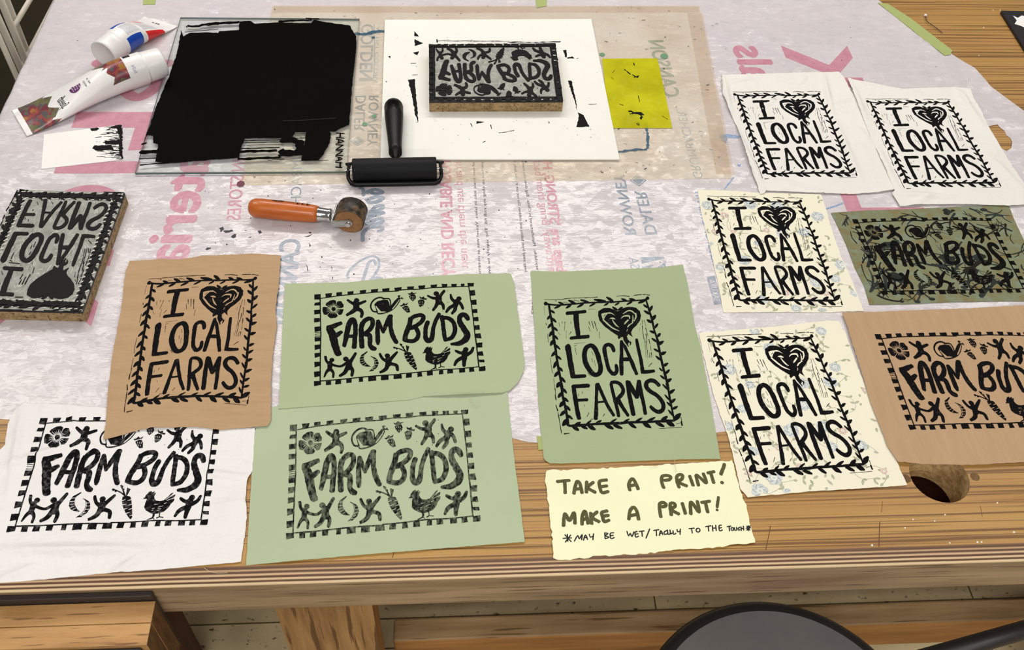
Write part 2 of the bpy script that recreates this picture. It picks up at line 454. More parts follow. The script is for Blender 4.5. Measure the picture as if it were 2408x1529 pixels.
    st(E2, [(1145,1050),(1170,1300),(1190,1500),(1215,1650)], 92); st(E2, [(1130,1088),(1250,1080),(1350,1130),(1420,1240),(1435,1380),(1410,1500),(1340,1600),(1210,1650)], [95,95,95,100,100,100,95,80])
    st(E2, [(1735,1115),(1690,1030),(1620,1000),(1555,1040),(1540,1120),(1560,1220),(1640,1360),(1700,1480),(1708,1570),(1640,1670),(1500,1740),(1350,1755)], [95,110,110,110,110,120,130,140,140,130,105,60])
    # flower
    for p in ([(425,770),(450,720),(530,660),(610,640),(660,660),(655,730),(640,790),(600,800),(540,840),(500,825)],[(680,690),(720,668),(775,675),(800,730),(825,760),(815,830),(740,850),(670,850),(650,810)],
              [(660,880),(820,872),(800,960),(770,1010),(715,1020),(660,940),(640,915)],[(460,1020),(540,930),(590,920),(640,940),(690,1040),(650,1085),(530,1100),(480,1060)],
              [(360,830),(400,812),(460,830),(535,870),(540,900),(500,960),(440,1015),(380,1000),(358,920)]): A.fill(B(p), jit=.3)
    for k in range(22):
        a = 2 * math.pi * k / 22 + .1; r = 120 + 50 * hash2(k, 3)
        st(B, [(600 + 62 * math.cos(a), 868 + 62 * math.sin(a)), (600 + r * math.cos(a), 868 + r * math.sin(a))], [14, 4], key='paper', layer=1, cap=False)
    A.disc(B([(600, 868)])[0], 50 / s)
    # people
    def person(F, head, r, limbs, torso, tw):
        A.disc(F([head])[0], r / s, ry=r * .95 / s, n=18); st(F, torso, tw)
        for l in limbs: st(F, l[0], l[1])
    person(B, (1115,650), 58, [([(915,645),(1030,730),(1100,750)],[50,70,80]),([(1310,670),(1200,720),(1110,750)],[50,65,80]),([(1095,860),(1010,940),(895,1020)],[90,80,60]),([(1110,860),(1200,900),(1228,980),(1205,1065)],[90,80,70,55])], [(1105,700),(1098,870)], 130)
    person(E2, (1025,475), 62, [([(835,530),(930,580),(1050,600)],[45,60,80]),([(1205,410),(1130,510),(1070,600)],[60,72,90]),([(1060,680),(1010,790),(950,890)],[90,70,55]),([(1110,680),(1170,760),(1185,860)],[90,70,50])], [(1075,560),(1080,700)], 135)
    person(E2, (1535,600), 60, [([(1350,500),(1370,600),(1440,680)],[40,60,75]),([(1530,680),(1590,760),(1620,850)],[70,70,60]),([(1430,760),(1310,840),(1245,940)],[80,70,50]),([(1445,780),(1440,880),(1375,970)],[90,75,60])], [(1490,660),(1440,790)], 115)
    person(C, (525,780), 55, [([(385,700),(400,800),(460,890)],[60,60,60]),([(510,890),(620,930),(720,940),(840,865)],[60,50,50,60]),([(460,1010),(400,1080),(340,1210)],[80,60,30]),([(490,1020),(545,1100),(540,1220)],[80,60,45])], [(480,850),(468,1030)], 100)
    person(C, (835,760), 62, [([(1055,620),(960,790),(900,880)],[60,75,90]),([(870,960),(800,1100),(690,1185)],[100,80,60]),([(930,970),(975,1050),(955,1180)],[90,75,65])], [(905,820),(888,980)], 140)
    person(C, (1765,680), 60, [([(1600,635),(1650,750),(1740,810)],[55,65,80]),([(1985,590),(1900,690),(1810,800)],[50,65,90]),([(1770,880),(1720,1020),(1600,1100)],[95,80,60]),([(1830,880),(1960,925),(1985,1040)],[80,75,65])], [(1790,760),(1785,890)], 135)
    person(D, (1675,530), 62, [([(1440,560),(1530,610),(1630,625)],[50,70,85]),([(1845,485),(1800,590),(1700,660)],[55,75,90]),([(1590,740),(1470,820),(1415,930)],[90,75,55]),([(1640,750),(1630,940)],[100,75])], [(1652,590),(1640,740)], 130)
    # watering can
    st(B, [(1740,612),(1640,577),(1520,622),(1440,720),(1425,830),(1470,920),(1565,938)], 32)
    A.fill(B([(1510,740),(1580,670),(1700,635),(1800,640),(1830,700),(1850,790),(1890,760),(1960,660),(2030,585),(2085,605),(2020,690),(1930,810),(1880,880),(1780,930),(1650,922),(1600,860),(1550,790)]), jit=.3)
    st(B, [(1520,755),(1555,880),(1570,972),(1640,985),(1780,945),(1900,880),(2000,770),(2075,640)], 26); st(B, [(1700,612),(1820,605),(1860,650),(1872,770)], 26)
    st(B, [(1545,800),(1600,930),(1680,945)], 22, key='paper', layer=1); st(B, [(1905,865),(1990,760),(2060,640)], [20,16], key='paper', layer=1); st(B, [(1770,628),(1830,650),(1850,740)], 14, key='paper', layer=1)
    A.fill(E2([(158,530),(200,518),(245,550),(292,615),(200,605),(165,565)])); A.disc(E2([(225,565)])[0], 22/s, 'paper', 1, 8)
    # strawberries
    for body, leaf, w in (([(410,540),(470,500),(545,500),(570,560),(550,620),(495,670),(440,620)],[(380,465),(430,475),(475,435),(520,465),(595,455),(520,492),(420,512)],(490,580)),
                       ([(605,660),(660,620),(740,630),(760,680),(730,770),(660,815),(630,780)],[(640,540),(690,575),(750,550),(760,595),(815,595),(800,632),(740,622),(690,608),(655,595)],(680,710)),
                       ([(250,830),(310,785),(370,780),(410,840),(430,940),(370,955),(300,900)],[(200,775),(250,762),(290,710),(330,742),(385,700),(370,752),(300,775),(230,800)],(345,860))):
        A.fill(E2(body), jit=.2); A.fill(E2(leaf), jit=.2)
        for k in range(6):
            x, y = w[0] - 45 + 38 * (k % 3), w[1] - 35 + 60 * (k // 3); st(E2, [(x, y), (x + 6, y + 32)], 8, key='paper', layer=1, cap=False)
    # pea pods
    for pod, rungs in (([(1310,565),(1240,620),(1180,660),(1145,750),(1150,850),(1200,920),(1260,950),(1390,957),(1310,900),(1250,820),(1240,720),(1260,650),(1325,580)],[((1170,700),(1240,690)),((1150,770),(1230,760)),((1160,830),(1240,810)),((1190,890),(1260,850)),((1240,930),(1290,890))]),
                       ([(1380,690),(1450,740),(1470,830),(1460,920),(1410,1010),(1335,1080),(1440,1060),(1530,970),(1567,870),(1540,770),(1490,730),(1400,690)],[((1480,780),(1535,770)),((1490,840),(1555,830)),((1480,910),(1545,900)),((1450,980),(1510,960)),((1420,1030),(1470,1020))])):
        A.fill(C(pod), jit=.25)
        for r in rungs: st(C, r, 9, key='paper', layer=1, cap=False)
    st(C, [(1250,660),(1240,760),(1290,860),(1350,925)], 9, key='paper', layer=1); st(C, [(1470,760),(1485,850),(1465,950),(1410,1030)], 9, key='paper', layer=1)
    # carrot
    A.fill(D([(275,610),(340,580),(420,590),(460,660),(510,800),(545,940),(562,1010),(540,1055),(490,1010),(400,910),(330,810),(280,690)]), jit=.3)
    for r in (((270,695),(345,662)),((470,650),(390,682)),((300,778),(385,748)),((505,742),(430,772)),((350,862),(430,828)),((520,826),(455,862)),((420,942),(485,912)),((552,965),(505,988))): st(D, r, [18,8], key='paper', layer=1)
    st(D, [(320,585),(230,530),(130,490),(40,470)], [26,24,22,26]); st(D, [(310,575),(250,470),(190,380)], [30,26,28]); st(D, [(345,570),(335,490),(335,430)], [26,20,30]); st(D, [(350,560),(372,450)], [24,40])
    for c, r in (((60,478),26),((112,500),24),((215,405),28),((255,460),22)): A.disc(D([c])[0], r/s, n=7)
    # hen
    A.fill(D([(690,605),(720,590),(730,540),(760,500),(800,470),(880,490),(910,505),(895,560),(920,610),(960,640),(1040,645),(1110,625),(1180,540),(1230,470),(1270,455),(1250,500),(1200,580),(1290,500),(1325,490),(1310,540),(1250,600),(1320,575),(1320,620),(1270,690),(1240,770),(1170,850),(1080,890),(980,920),(880,890),(800,850),(750,790),(752,700),(770,620),(730,615),(700,620)]), jit=.3)
    for r in (((1150,610),(1265,480)),((1180,622),(1315,555)),((940,720),(1010,712)),((1040,765),(1130,738)),((1030,790),(1100,802)),((920,812),(970,790)),((1140,690),(1190,668)),((920,850),(950,830)),((1030,840),(1080,820))): st(D, r, [12,5], key='paper', layer=1)
    st(D, [(975,925),(970,990),(870,1045)], [40,30,14]); st(D, [(970,990),(1010,1022)], 14); st(D, [(1090,880),(1095,965),(1050,992)], 20); st(D, [(1095,965),(1180,972)], 18)
    for r in (((780,490),(825,458)),((840,495),(885,462)),((880,520),(912,485))): st(D, r, [34,14])
    # stray marks
    for x, y in ((1280,410),(1280,690),(850,840),(1160,910),(590,1135)): A.disc(E2([(x, y)])[0], 12/s, n=6, ry=6/s)
    return A
FBQ = [(682.0,999.8),(1101.3,964.1),(1130.1,1227.7),(672.7,1269.5)]
def il_design():
    A = Art(); s = 11.761; s2 = 10.922
    a_ = lambda pts: crop((1270, 680), s, pts); b_ = lambda pts: crop((1400, 680), s, pts); c_ = lambda pts: crop((1270, 790), s, pts)
    d_ = lambda pts: crop((1430, 790), s, pts); e_ = lambda pts: crop((1280, 890), s2, pts); f_ = lambda pts: crop((1440, 890), s2, pts)
    S = {id(a_): s, id(b_): s, id(c_): s, id(d_): s, id(e_): s2, id(f_): s2}
    def st(F, pts, w, **k):
        q = S[id(F)]; A.stroke(F(pts), [x / q for x in w] if isinstance(w, (list, tuple)) else w / q, **k)
    def leaf(F, p, w):
        (x0, y0), (x1, y1) = p; st(F, [(x0, y0), ((x0 + x1) / 2, (y0 + y1) / 2), (x1, y1)], [w * .85, w * 1.3, w * .6])
    def leaves(F, L):
        for p, w in L: leaf(F, p, w)
    # outlines and vine stems
    st(a_, [(110,305),(480,295),(700,275),(900,255),(1200,248),(1590,228)], [8,12,14,10,14,12], jit=.3)
    for p in ([(590,210),(760,195),(940,212)],[(1060,180),(1280,165)],[(1310,162),(1385,160)],[(1410,165),(1505,180)]): st(b_, p, 15, jit=.3)
    st(a_, [(150,405),(260,430),(500,450),(850,425),(1300,390),(1700,375),(2000,360)], [80,45,45,42,40,40,44]); st(b_, [(400,375),(800,345),(1150,325),(1380,300),(1450,250)], [44,40,38,45,80])
    A.disc(a_([(155,408)])[0], 52/s); A.disc(b_([(1442,262)])[0], 48/s)
    leaves(a_, [(((640,420),(510,370)),50),(((960,400),(790,320)),60),(((1330,370),(1120,310)),55),(((1800,350),(1500,300)),65),(((2010,340),(1840,235)),65),
      (((560,465),(400,535)),50),(((850,450),(720,530)),55),(((1190,425),(1030,515)),50),(((1520,400),(1370,485)),45),(((1880,400),(1770,465)),45),
      (((300,600),(400,670)),52),(((340,820),(440,920)),56),(((380,1070),(480,1160)),52),(((400,1300),(490,1400)),52),(((280,740),(200,840)),58),(((320,960),(220,1080)),62),(((330,1180),(260,1310)),66)])
    leaves(b_, [(((860,330),(720,280)),50),(((1100,320),(940,280)),55),(((650,390),(540,455)),40),(((1010,360),(870,435)),45),(((1370,330),(1190,395)),60),
      (((1510,600),(1570,480)),65),(((1580,850),(1660,740)),75),(((1640,1080),(1730,970)),60),(((1720,1320),(1790,1240)),70),(((1430,520),(1330,440)),50),(((1490,700),(1350,610)),55),(((1540,930),(1430,860)),65),(((1640,1220),(1510,1170)),60),(((1700,1470),(1560,1370)),50)])
    leaves(c_, [(((430,260),(550,380)),50),(((480,580),(580,660)),52),(((530,890),(620,985)),56),(((590,1170),(690,1290)),60),(((370,140),(290,270)),80),(((420,450),(320,570)),66),(((460,720),(375,890)),72),(((510,1010),(400,1130)),76)])
    leaves(e_, [(((470,270),(570,380)),55),(((500,510),(610,600)),60),(((560,720),(660,830)),60),(((600,960),(720,1050)),55),(((400,120),(320,230)),80),(((440,380),(360,490)),75),(((500,600),(400,730)),85),(((540,850),(410,960)),75),(((590,1080),(480,1210)),110),
      (((790,1210),(920,1140)),62),(((1080,1190),(1200,1090)),45),(((1320,1170),(1460,1090)),50),(((1700,1150),(1850,1050)),45),(((740,1250),(870,1340)),85),(((960,1240),(1100,1300)),62),(((1140,1230),(1300,1320)),82),(((1560,1190),(1760,1300)),80)])
    leaves(d_, [(((1410,450),(1265,370)),50),(((1450,680),(1320,570)),50),(((1490,980),(1410,900)),40),(((1570,1200),(1445,1110)),50),(((1630,1480),(1510,1350)),45),(((1390,250),(1520,170)),70),(((1460,520),(1590,460)),75),(((1540,840),(1650,770)),65),(((1580,1060),(1690,950)),60),(((1630,1280),(1740,1200)),75)])
    leaves(f_, [(((280,1140),(430,1055)),45),(((600,1120),(760,1025)),50),(((900,1110),(1090,1015)),55),(((1260,1100),(1400,990)),82),(((40,1210),(240,1290)),70),(((440,1170),(600,1280)),70),(((800,1160),(980,1270)),82),(((1130,1150),(1320,1240)),72),(((1420,1140),(1580,1220)),92),
      (((1450,400),(1590,300)),65),(((1500,630),(1610,540)),65),(((1560,790),(1670,730)),60),(((1460,560),(1345,430)),40),(((1500,720),(1400,620)),45),(((1550,960),(1440,820)),45),(((1590,1070),(1740,920)),95)])
    st(a_, [(245,430),(270,620),(300,780),(325,920),(350,1100),(370,1300),(392,1500)], [60,60,60,60,70,70,80]); st(c_, [(385,130),(400,230),(430,400),(450,560),(480,750),(510,920),(540,1080),(570,1220),(600,1380),(620,1500)], 68)
    st(e_, [(430,200),(450,280),(470,450),(510,620),(560,860),(590,1050),(610,1210)], 66); st(e_, [(600,1200),(650,1230),(800,1220),(1000,1210),(1300,1180),(1600,1170),(1966,1160)], [70,60,70,70,60,66,70])
    st(f_, [(200,1160),(400,1140),(800,1130),(1150,1115),(1400,1100),(1585,1090)], [70,62,62,60,75,50])
    st(b_, [(1400,300),(1450,480),(1530,740),(1580,920),(1620,1120),(1680,1300),(1740,1490)], [45,52,60,60,50,55,75]); st(d_, [(1360,160),(1370,200),(1420,420),(1460,620),(1500,800),(1550,1010),(1590,1150),(1640,1330),(1665,1500)], 66)
    st(f_, [(1390,140),(1410,200),(1450,380),(1490,600),(1530,800),(1560,950),(1590,1070)], [60,60,55,55,50,45,45])
    for F, p, w in ((a_,[(110,480),(130,720)],5),(a_,[(160,950),(180,1000)],16),(a_,[(210,1250),(230,1480)],12),(c_,[(290,610),(310,850),(350,1050)],9),(c_,[(375,1180),(395,1400),(420,1529)],9),(e_,[(280,260),(290,420)],10),(e_,[(280,430),(300,560)],24),(e_,[(300,700),(340,840)],28),(e_,[(350,880),(390,1120),(440,1420)],20),
                    (f_,[(1200,1295),(1450,1280),(1780,1262)],9),(e_,[(510,1440),(640,1420)],24),(f_,[(1770,1120),(1788,1210)],40),(f_,[(1760,1000),(1788,1140)],14),(f_,[(1640,1175),(1740,1150)],9)): st(F, p, w, jit=.3)
    # I heart
    st(a_, [(745,678),(1250,632)], [100,88]); st(a_, [(990,690),(1010,950),(1055,1320)], [140,150,118]); st(a_, [(850,1370),(1080,1345),(1330,1325)], [80,95,100])
    A.fill(b_([(80,630),(150,580),(220,535),(400,535),(520,580),(600,625),(660,610),(760,540),(860,505),(960,495),(1130,530),(1230,620),(1262,740),(1230,880),(1130,1020),(1030,1110),(990,1200),(1000,1260),(1035,1330),(960,1290),(910,1250),(890,1300),(760,1335),(720,1335),(640,1395),(610,1330),(640,1310),(560,1265),(400,1150),(220,1010),(110,880),(72,750)]), jit=.3, grid=6)
    leaf(b_, ((600,590),(475,505)), 55); leaf(b_, ((640,585),(745,510)), 55)
    A.fill(b_([(160,700),(230,675),(400,650),(470,680),(550,745),(440,692),(340,692),(280,760),(240,840),(200,840),(178,780)]), key='paper', layer=1)
    for p, w in (([(215,860),(330,970),(470,1085),(655,1168)],[40,42,38,16]),([(405,822),(480,822),(545,840)],[20,44,14]),([(470,870),(560,1000),(645,1066)],[20,40,12]),([(765,695),(900,610),(1000,615),(1085,690)],[12,36,40,30]),
                 ([(1110,690),(1122,780),(1065,895)],[40,46,34]),([(1030,740),(1042,830),(1020,930)],[14,30,24]),([(1045,935),(930,1010),(888,1065)],[20,34,20]),([(705,825),(790,760),(930,755),(945,830)],[10,36,44,24]),([(905,865),(830,945),(798,985)],[40,40,16]),([(865,1180),(885,1120)],14)):
        st(b_, p, w, key='paper', layer=1, jit=.15)
    st(b_, [(280,720),(230,770)], 12, layer=2); st(b_, [(1080,760),(1075,860)], 12, layer=2)
    st(b_, [(815,1290),(840,1410),(885,1500)], [130,110,80]); st(d_, [(470,110),(500,190),(565,315)], [110,60,14]); st(d_, [(555,140),(620,200),(605,270)], [50,50,20])
    st(d_, [(385,60),(440,200),(530,300)], [22,22,10], key='paper', layer=1); st(d_, [(520,20),(560,110),(610,170)], 12, key='paper', layer=1)
    # LOCAL
    st(c_, [(768,300),(830,700),(900,1100)], [165,150,140]); st(c_, [(880,1130),(1050,1130),(1240,1120)], [115,105,95])
    st(c_, [(1390,270),(1265,350),(1225,500),(1240,700),(1330,900),(1450,1050),(1560,1090),(1650,1020),(1668,850),(1610,600),(1535,400),(1450,295)], [115,130,135,140,140,135,120,135,130,130,130,125], closed=True)
    st(c_, [(2040,430),(1985,300),(1890,250),(1795,300),(1780,420),(1830,680),(1900,930),(2000,1055)], [95,110,100,110,110,110,105,110]); st(d_, [(118,1055),(180,1060),(240,970),(218,820)], [110,115,110,85])
    st(d_, [(368,160),(370,500),(362,800),(372,1070)], [90,105,115,105]); st(d_, [(395,170),(540,480),(680,800),(785,1055)], [80,90,110,90]); st(d_, [(390,655),(590,655)], 105, step=2)
    st(d_, [(785,115),(850,430),(910,700),(950,980)], [85,95,95,110]); st(d_, [(940,1005),(1100,1000),(1265,980)], [100,100,85])
    # FARMS
    st(e_, [(750,210),(790,500),(850,850),(888,1030)], 112); st(e_, [(740,218),(1135,196)], 98); st(e_, [(830,572),(1095,557)], 78)
    st(e_, [(1350,165),(1335,500),(1330,800),(1322,1035)], [90,80,100,105]); st(e_, [(1375,160),(1480,400),(1620,700),(1780,955)], [85,85,85,80]); st(e_, [(1340,625),(1570,605)], 50, step=2)
    st(e_, [(1712,160),(1780,450),(1860,750),(1908,975)], 86); st(f_, [(-30,120),(90,110),(210,170),(280,310),(240,420),(120,545)], [80,85,95,100,100,110]); st(f_, [(150,570),(260,750),(400,960)], [120,95,80]); st(f_, [(60,580),(160,620)], 120)
    st(f_, [(390,100),(430,400),(490,700),(540,930)], 114); st(f_, [(420,120),(520,300),(625,480)], 112); st(f_, [(628,490),(655,300),(680,85)], 108); st(f_, [(690,85),(740,400),(800,650),(845,915)], [96,100,92,86])
    st(f_, [(1195,185),(1080,80),(970,60),(880,110),(870,220),(960,330),(1120,430),(1250,560),(1310,700),(1285,820),(1180,870),(1070,820),(985,735)], [95,100,100,110,120,105,105,105,105,110,105,95,80])
    # chatter left by the gouge
    for F, L in ((a_, [((520,940),(545,1040),12),((615,910),(610,960),14),((690,910),(670,1160),11),((850,920),(850,960),12),((860,1190),(810,1270),14),((720,1160),(725,1380),7),((1350,910),(1385,1030),16),((1340,1050),(1390,1180),15),((1430,900),(1480,1100),20),((1500,910),(1580,1170),20),((1635,1200),(1650,1370),12),((1330,565),(1530,560),8),((500,1210),(560,1290),8),((425,335),(455,335),20),((640,370),(760,375),8),((930,310),(1080,345),14)]),
                 (b_, [((1290,870),(1310,1020),10),((1300,1030),(1310,1200),20),((1310,1210),(1370,1520),15),((1350,870),(1400,1040),12),((1390,1080),(1450,1310),15),((1400,1250),(1430,1480),20),((1480,1400),(1510,1520),15),((1225,1070),(1225,1200),6),((1260,960),(1240,1000),13)]),
                 (d_, [((1020,240),(1050,600),8),((1045,150),(1080,400),16),((1080,400),(1100,610),14),((1120,100),(1160,280),12),((1165,280),(1190,420),14),((1190,470),(1205,600),17),((1150,480),(1150,610),15),((1210,760),(1110,860),18)]),
                 (c_, [((1430,450),(1470,550),13),((1430,640),(1450,740),11),((1500,700),(1530,850),12),((940,230),(1240,195),7),((950,290),(1010,270),15),((970,340),(1005,530),13),((1320,1040),(1400,1130),14)]),
                 (e_, [((980,350),(975,400),13),((880,400),(880,470),9),((1030,690),(1045,730),11),((1145,890),(1090,1000),11),((1550,920),(1500,990),12),((1200,1060),(1270,1050),16)])):
        for p, q, w in L: st(F, [p, q], [w, w * .6], jit=.3)
    return A
ILQ = [(1277.6,706.2),(1529.5,693.8),(1605.3,1005.4),(1320.5,1022.8)]
_fh = homography(FBQ, [(0,0),(1,0),(1,1),(0,1)]); _ih = homography(ILQ, [(0,0),(1,0),(1,1),(0,1)])
INK_W = 1.07
FB = fb_design().mapped(_fh)          # unit-square artwork
INK_W = 1.0
IL = il_design().mapped(_ih)

# ------------------------------------------------------------------ setting and bench
def RX(u, v, x0):      # photo pixel -> point on the vertical plane x = x0
    a = PW(u, v, 0.0); t = x0 / a[0]; return (x0, a[1] * t, T + HC - HC * t)
def RY(u, v, y0):
    a = PW(u, v, 0.0); t = y0 / a[1]; return (a[0] * t, y0, T + HC - HC * t)
XL, XR, YF, YB = -0.675, 1.75, 0.475, 1.95
# floor of narrow worn boards
def floor_mat():
    m = mat('worn_floor_boards', (230,210,166), .6, .25, var=(9,.35,.7,(208,186,142)), speck=(60,.62,.72,(96,82,58),(1,1.6,1)), bump=(40,.25,.002))
    nt = m.node_tree; N = nt.nodes; L = nt.links; b = N['Principled BSDF']
    src = b.inputs['Base Color'].links[0].from_socket
    tc = N.new('ShaderNodeTexCoord'); mp = N.new('ShaderNodeMapping'); mp.inputs['Location'].default_value = (.13, .021, 0)
    L.new(tc.outputs['Object'], mp.inputs[0])
    br = N.new('ShaderNodeTexBrick'); br.inputs['Scale'].default_value = 1; br.inputs['Mortar Size'].default_value = .0016
    br.inputs['Brick Width'].default_value = .62; br.inputs['Row Height'].default_value = .0565; br.offset = .5
    br.inputs['Color1'].default_value = (1,1,1,1); br.inputs['Color2'].default_value = (.86,.86,.86,1); br.inputs['Mortar'].default_value = (.22,.2,.16,1)
    L.new(mp.outputs[0], br.inputs['Vector'])
    mx = N.new('ShaderNodeMix'); mx.data_type = 'RGBA'; mx.blend_type = 'MULTIPLY'; mx.inputs[0].default_value = 1
    L.new(src, mx.inputs[6]); L.new(br.outputs[0], mx.inputs[7]); L.new(mx.outputs[2], b.inputs['Base Color'])
    return m
b = MB(); b.box((-3.2, -1.2, -.05), (3.6, 5.0, 0), floor_mat())
o = b.build('floor'); o['kind'] = 'structure'

def oak(name, base, dark, mid, stretch=(1.4, 38, 38)):
    return mat(name, base, .36, .45, var=(1.5,.32,.68,mid,(.8, 12, 12)), speck=(5,.50,.62,dark,(.45, 70, 70)), bump=(5,.4,.0012,(.45,70,70)))
M_oak = oak('oak_veneer', (178,138,76), (112,77,38), (164,121,64))
M_edge = mat('grey_brown_board_edge', (160,136,106), .5, .4, var=(2.2,.35,.65,(128,104,78),(2,9,26)), speck=(9,.6,.66,(104,82,60),(1.2,12,30)), bump=(8,.2,.001,(2,30,30)))
M_under = mat('bench_underside', (110,84,56), .7, .2, var=(3,.3,.7,(86,64,42),(2,20,20)))
M_hole = mat('bored_hole_wall', (196,166,118), .75, .2, var=(160,.4,.62,(156,126,82)), bump=(200,.5,.001))
def ply_mat():
    m = bpy.data.materials.new('plywood_layers'); m.use_nodes = True
    nt = m.node_tree; N = nt.nodes; L = nt.links; b = N['Principled BSDF']
    b.inputs['Roughness'].default_value = .33; b.inputs['Specular IOR Level'].default_value = .5
    tc = N.new('ShaderNodeTexCoord'); sp = N.new('ShaderNodeSeparateXYZ'); L.new(tc.outputs['Object'], sp.inputs[0])
    t = N.new('ShaderNodeTexNoise'); t.inputs['Scale'].default_value = 3.5; t.inputs['Detail'].default_value = 3; mp = N.new('ShaderNodeMapping'); mp.inputs['Scale'].default_value = (3, 30, 1)
    L.new(tc.outputs['Object'], mp.inputs[0]); L.new(mp.outputs[0], t.inputs['Vector'])
    ma = N.new('ShaderNodeMath'); ma.operation = 'MULTIPLY_ADD'; ma.inputs[1].default_value = .0011; L.new(t.outputs[0], ma.inputs[0]); L.new(sp.outputs[2], ma.inputs[2])
    mr = N.new('ShaderNodeMapRange'); mr.inputs[1].default_value = PLY_Z0; mr.inputs[2].default_value = PLY_Z1; L.new(ma.outputs[0], mr.inputs[0])
    cr = N.new('ShaderNodeValToRGB'); e = cr.color_ramp.elements; cr.color_ramp.interpolation = 'LINEAR'
    stops = [(0,(150,122,86)),(.07,(232,206,164)),(.14,(232,206,164)),(.18,(104,76,58)),(.25,(112,84,62)),(.28,(226,196,154)),(.34,(232,202,162)),(.39,(104,72,58)),(.47,(116,84,68)),(.5,(220,188,148)),(.56,(214,182,144)),(.61,(106,76,64)),(.69,(118,90,72)),(.72,(208,174,134)),(.77,(204,168,128)),(.82,(112,82,66)),(.92,(124,96,76)),(1,(178,136,92))]
    while len(e) < len(stops): e.new(.5)
    for el, (p, c) in zip(e, stops): el.position = p; el.color = (*lin(c), 1)
    L.new(mr.outputs[0], cr.inputs[0])
    t2 = N.new('ShaderNodeTexNoise'); t2.inputs['Scale'].default_value = 5; t2.inputs['Detail'].default_value = 6; mp2 = N.new('ShaderNodeMapping'); mp2.inputs['Scale'].default_value = (2.5, 40, 160)
    L.new(tc.outputs['Object'], mp2.inputs[0]); L.new(mp2.outputs[0], t2.inputs['Vector'])
    mr2 = N.new('ShaderNodeMapRange'); mr2.inputs[1].default_value = .3; mr2.inputs[2].default_value = .6; mr2.inputs[3].default_value = .86; L.new(t2.outputs[0], mr2.inputs[0])
    mx = N.new('ShaderNodeMix'); mx.data_type = 'RGBA'; mx.blend_type = 'MULTIPLY'; mx.inputs[0].default_value = 1; L.new(cr.outputs[0], mx.inputs[6]); L.new(mr2.outputs[0], mx.inputs[7])
    L.new(mx.outputs[2], b.inputs['Base Color'])
    bn = N.new('ShaderNodeBump'); bn.inputs['Strength'].default_value = .3; bn.inputs['Distance'].default_value = .001; L.new(t2.outputs[0], bn.inputs['Height']); L.new(bn.outputs[0], b.inputs['Normal'])
    return m
BEV_Y, BEV_Z, TH = 0.0135, 0.0195, 0.078
PLY_Z0, PLY_Z1 = TH - BEV_Z + .0004, TH + .0006
bench = thing('workbench', (0.4, 1.2, 0), 'oak workbench with a plywood front edge carrying all the prints and tools', 'workbench')
hc = PW(2209, 1121); HOLE_R = 0.0345
ring = [(hc[0] + HOLE_R * math.cos(2*math.pi*k/48), hc[1] + HOLE_R * math.sin(2*math.pi*k/48)) for k in range(48)]
b = MB()
v, f = cdt([(XL, YF), (XR, YF), (XR, YB), (XL, YB)], 0, [ring])
b.add([(x, y, T) for x, y in v], f, M_oak)
JN = Art()
for p, w in (([(2069,1228),(2067,1286)],.0011),([(1812,1238),(1801,1292)],.0009),([(2075,1180),(2073,1205)],.0006),([(930,1290),(922,1312)],.0008),([(2305,1190),(2310,1215)],.0005)): JN.stroke([PW(*q) for q in p], w, 'j', step=.004, jit=.2)
lay(b, JN, lambda x, y: T, {'j': mat('dark_plank_joint', (96,62,34), .6)}, .00012)
TS = .056
b.add([(x, y, T - TS) for x, y in v], [t[::-1] for t in f], M_under)
b.add([(x, y, T) for x, y in ring] + [(x, y, T - TS) for x, y in ring], [(k, (k+1)%48, 48+(k+1)%48, 48+k) for k in range(48)], M_hole)
b.add([(XL, YF, T), (XR, YF, T), (XR, YF - BEV_Y, T - BEV_Z), (XL, YF - BEV_Y, T - BEV_Z)], [(3, 2, 1, 0)], ply_mat())
b.add([(XL, YF - BEV_Y, T - BEV_Z), (XR, YF - BEV_Y, T - BEV_Z), (XR, YF - BEV_Y, T - TH), (XL, YF - BEV_Y, T - TH), (XL, YF + .03, T - TH), (XR, YF + .03, T - TH), (XL, YF + .03, T - TS), (XR, YF + .03, T - TS)], [(3, 2, 1, 0), (2, 3, 4, 5), (5, 4, 6, 7)], M_edge)
b.add([(XL, YF, T), (XL, YB, T), (XL, YB, T - TH), (XL, YF - BEV_Y, T - TH), (XL, YF - BEV_Y, T - BEV_Z)], [(0, 1, 2, 3, 4)], M_edge)
b.add([(XR, YF, T), (XR, YB, T), (XR, YB, T - TH), (XR, YF - BEV_Y, T - TH), (XR, YF - BEV_Y, T - BEV_Z)], [(4, 3, 2, 1, 0)], M_edge)
b.add([(XL, YB, T), (XR, YB, T), (XR, YB, T - TH), (XL, YB, T - TH)], [(0, 1, 2, 3)], M_edge)
top = b.build('tabletop', bench, loc=(0, 0, T - TH))
M_plug = mat('dark_wood_plug', (112,84,52), .55, .3, var=(60,.4,.6,(92,66,40)))
for px in ((2131, 1126), (2292.5, 1121.5)):
    c = PW(*px); b = MB(); b.lathe((c[0], c[1], T - .012), (c[0], c[1], T), [(0, .0052), (.0122, .0054), (.0124, .005)], M_plug, 24); b.build('plug', bench)
M_leg = mat('rough_pine_leg', (168,130,82), .65, .25, var=(3.2,.35,.62,(124,90,54),(14,14,1.2)), speck=(7,.57,.63,(96,66,38),(16,16,.9)), bump=(8,.3,.001,(22,22,1)))
M_leg2 = mat('orange_pine_side', (170,116,58), .6, .25, var=(3,.35,.65,(140,92,44),(14,14,1.2)))
M_red = mat('dark_red_wood', (84,46,28), .6, .25, var=(4,.35,.65,(58,32,20),(2,14,2)))
a0 = RY(640, 1412, .515); a1 = RY(872, 1405, .515)
b = MB(); x0, x1 = a0[0], a1[0]
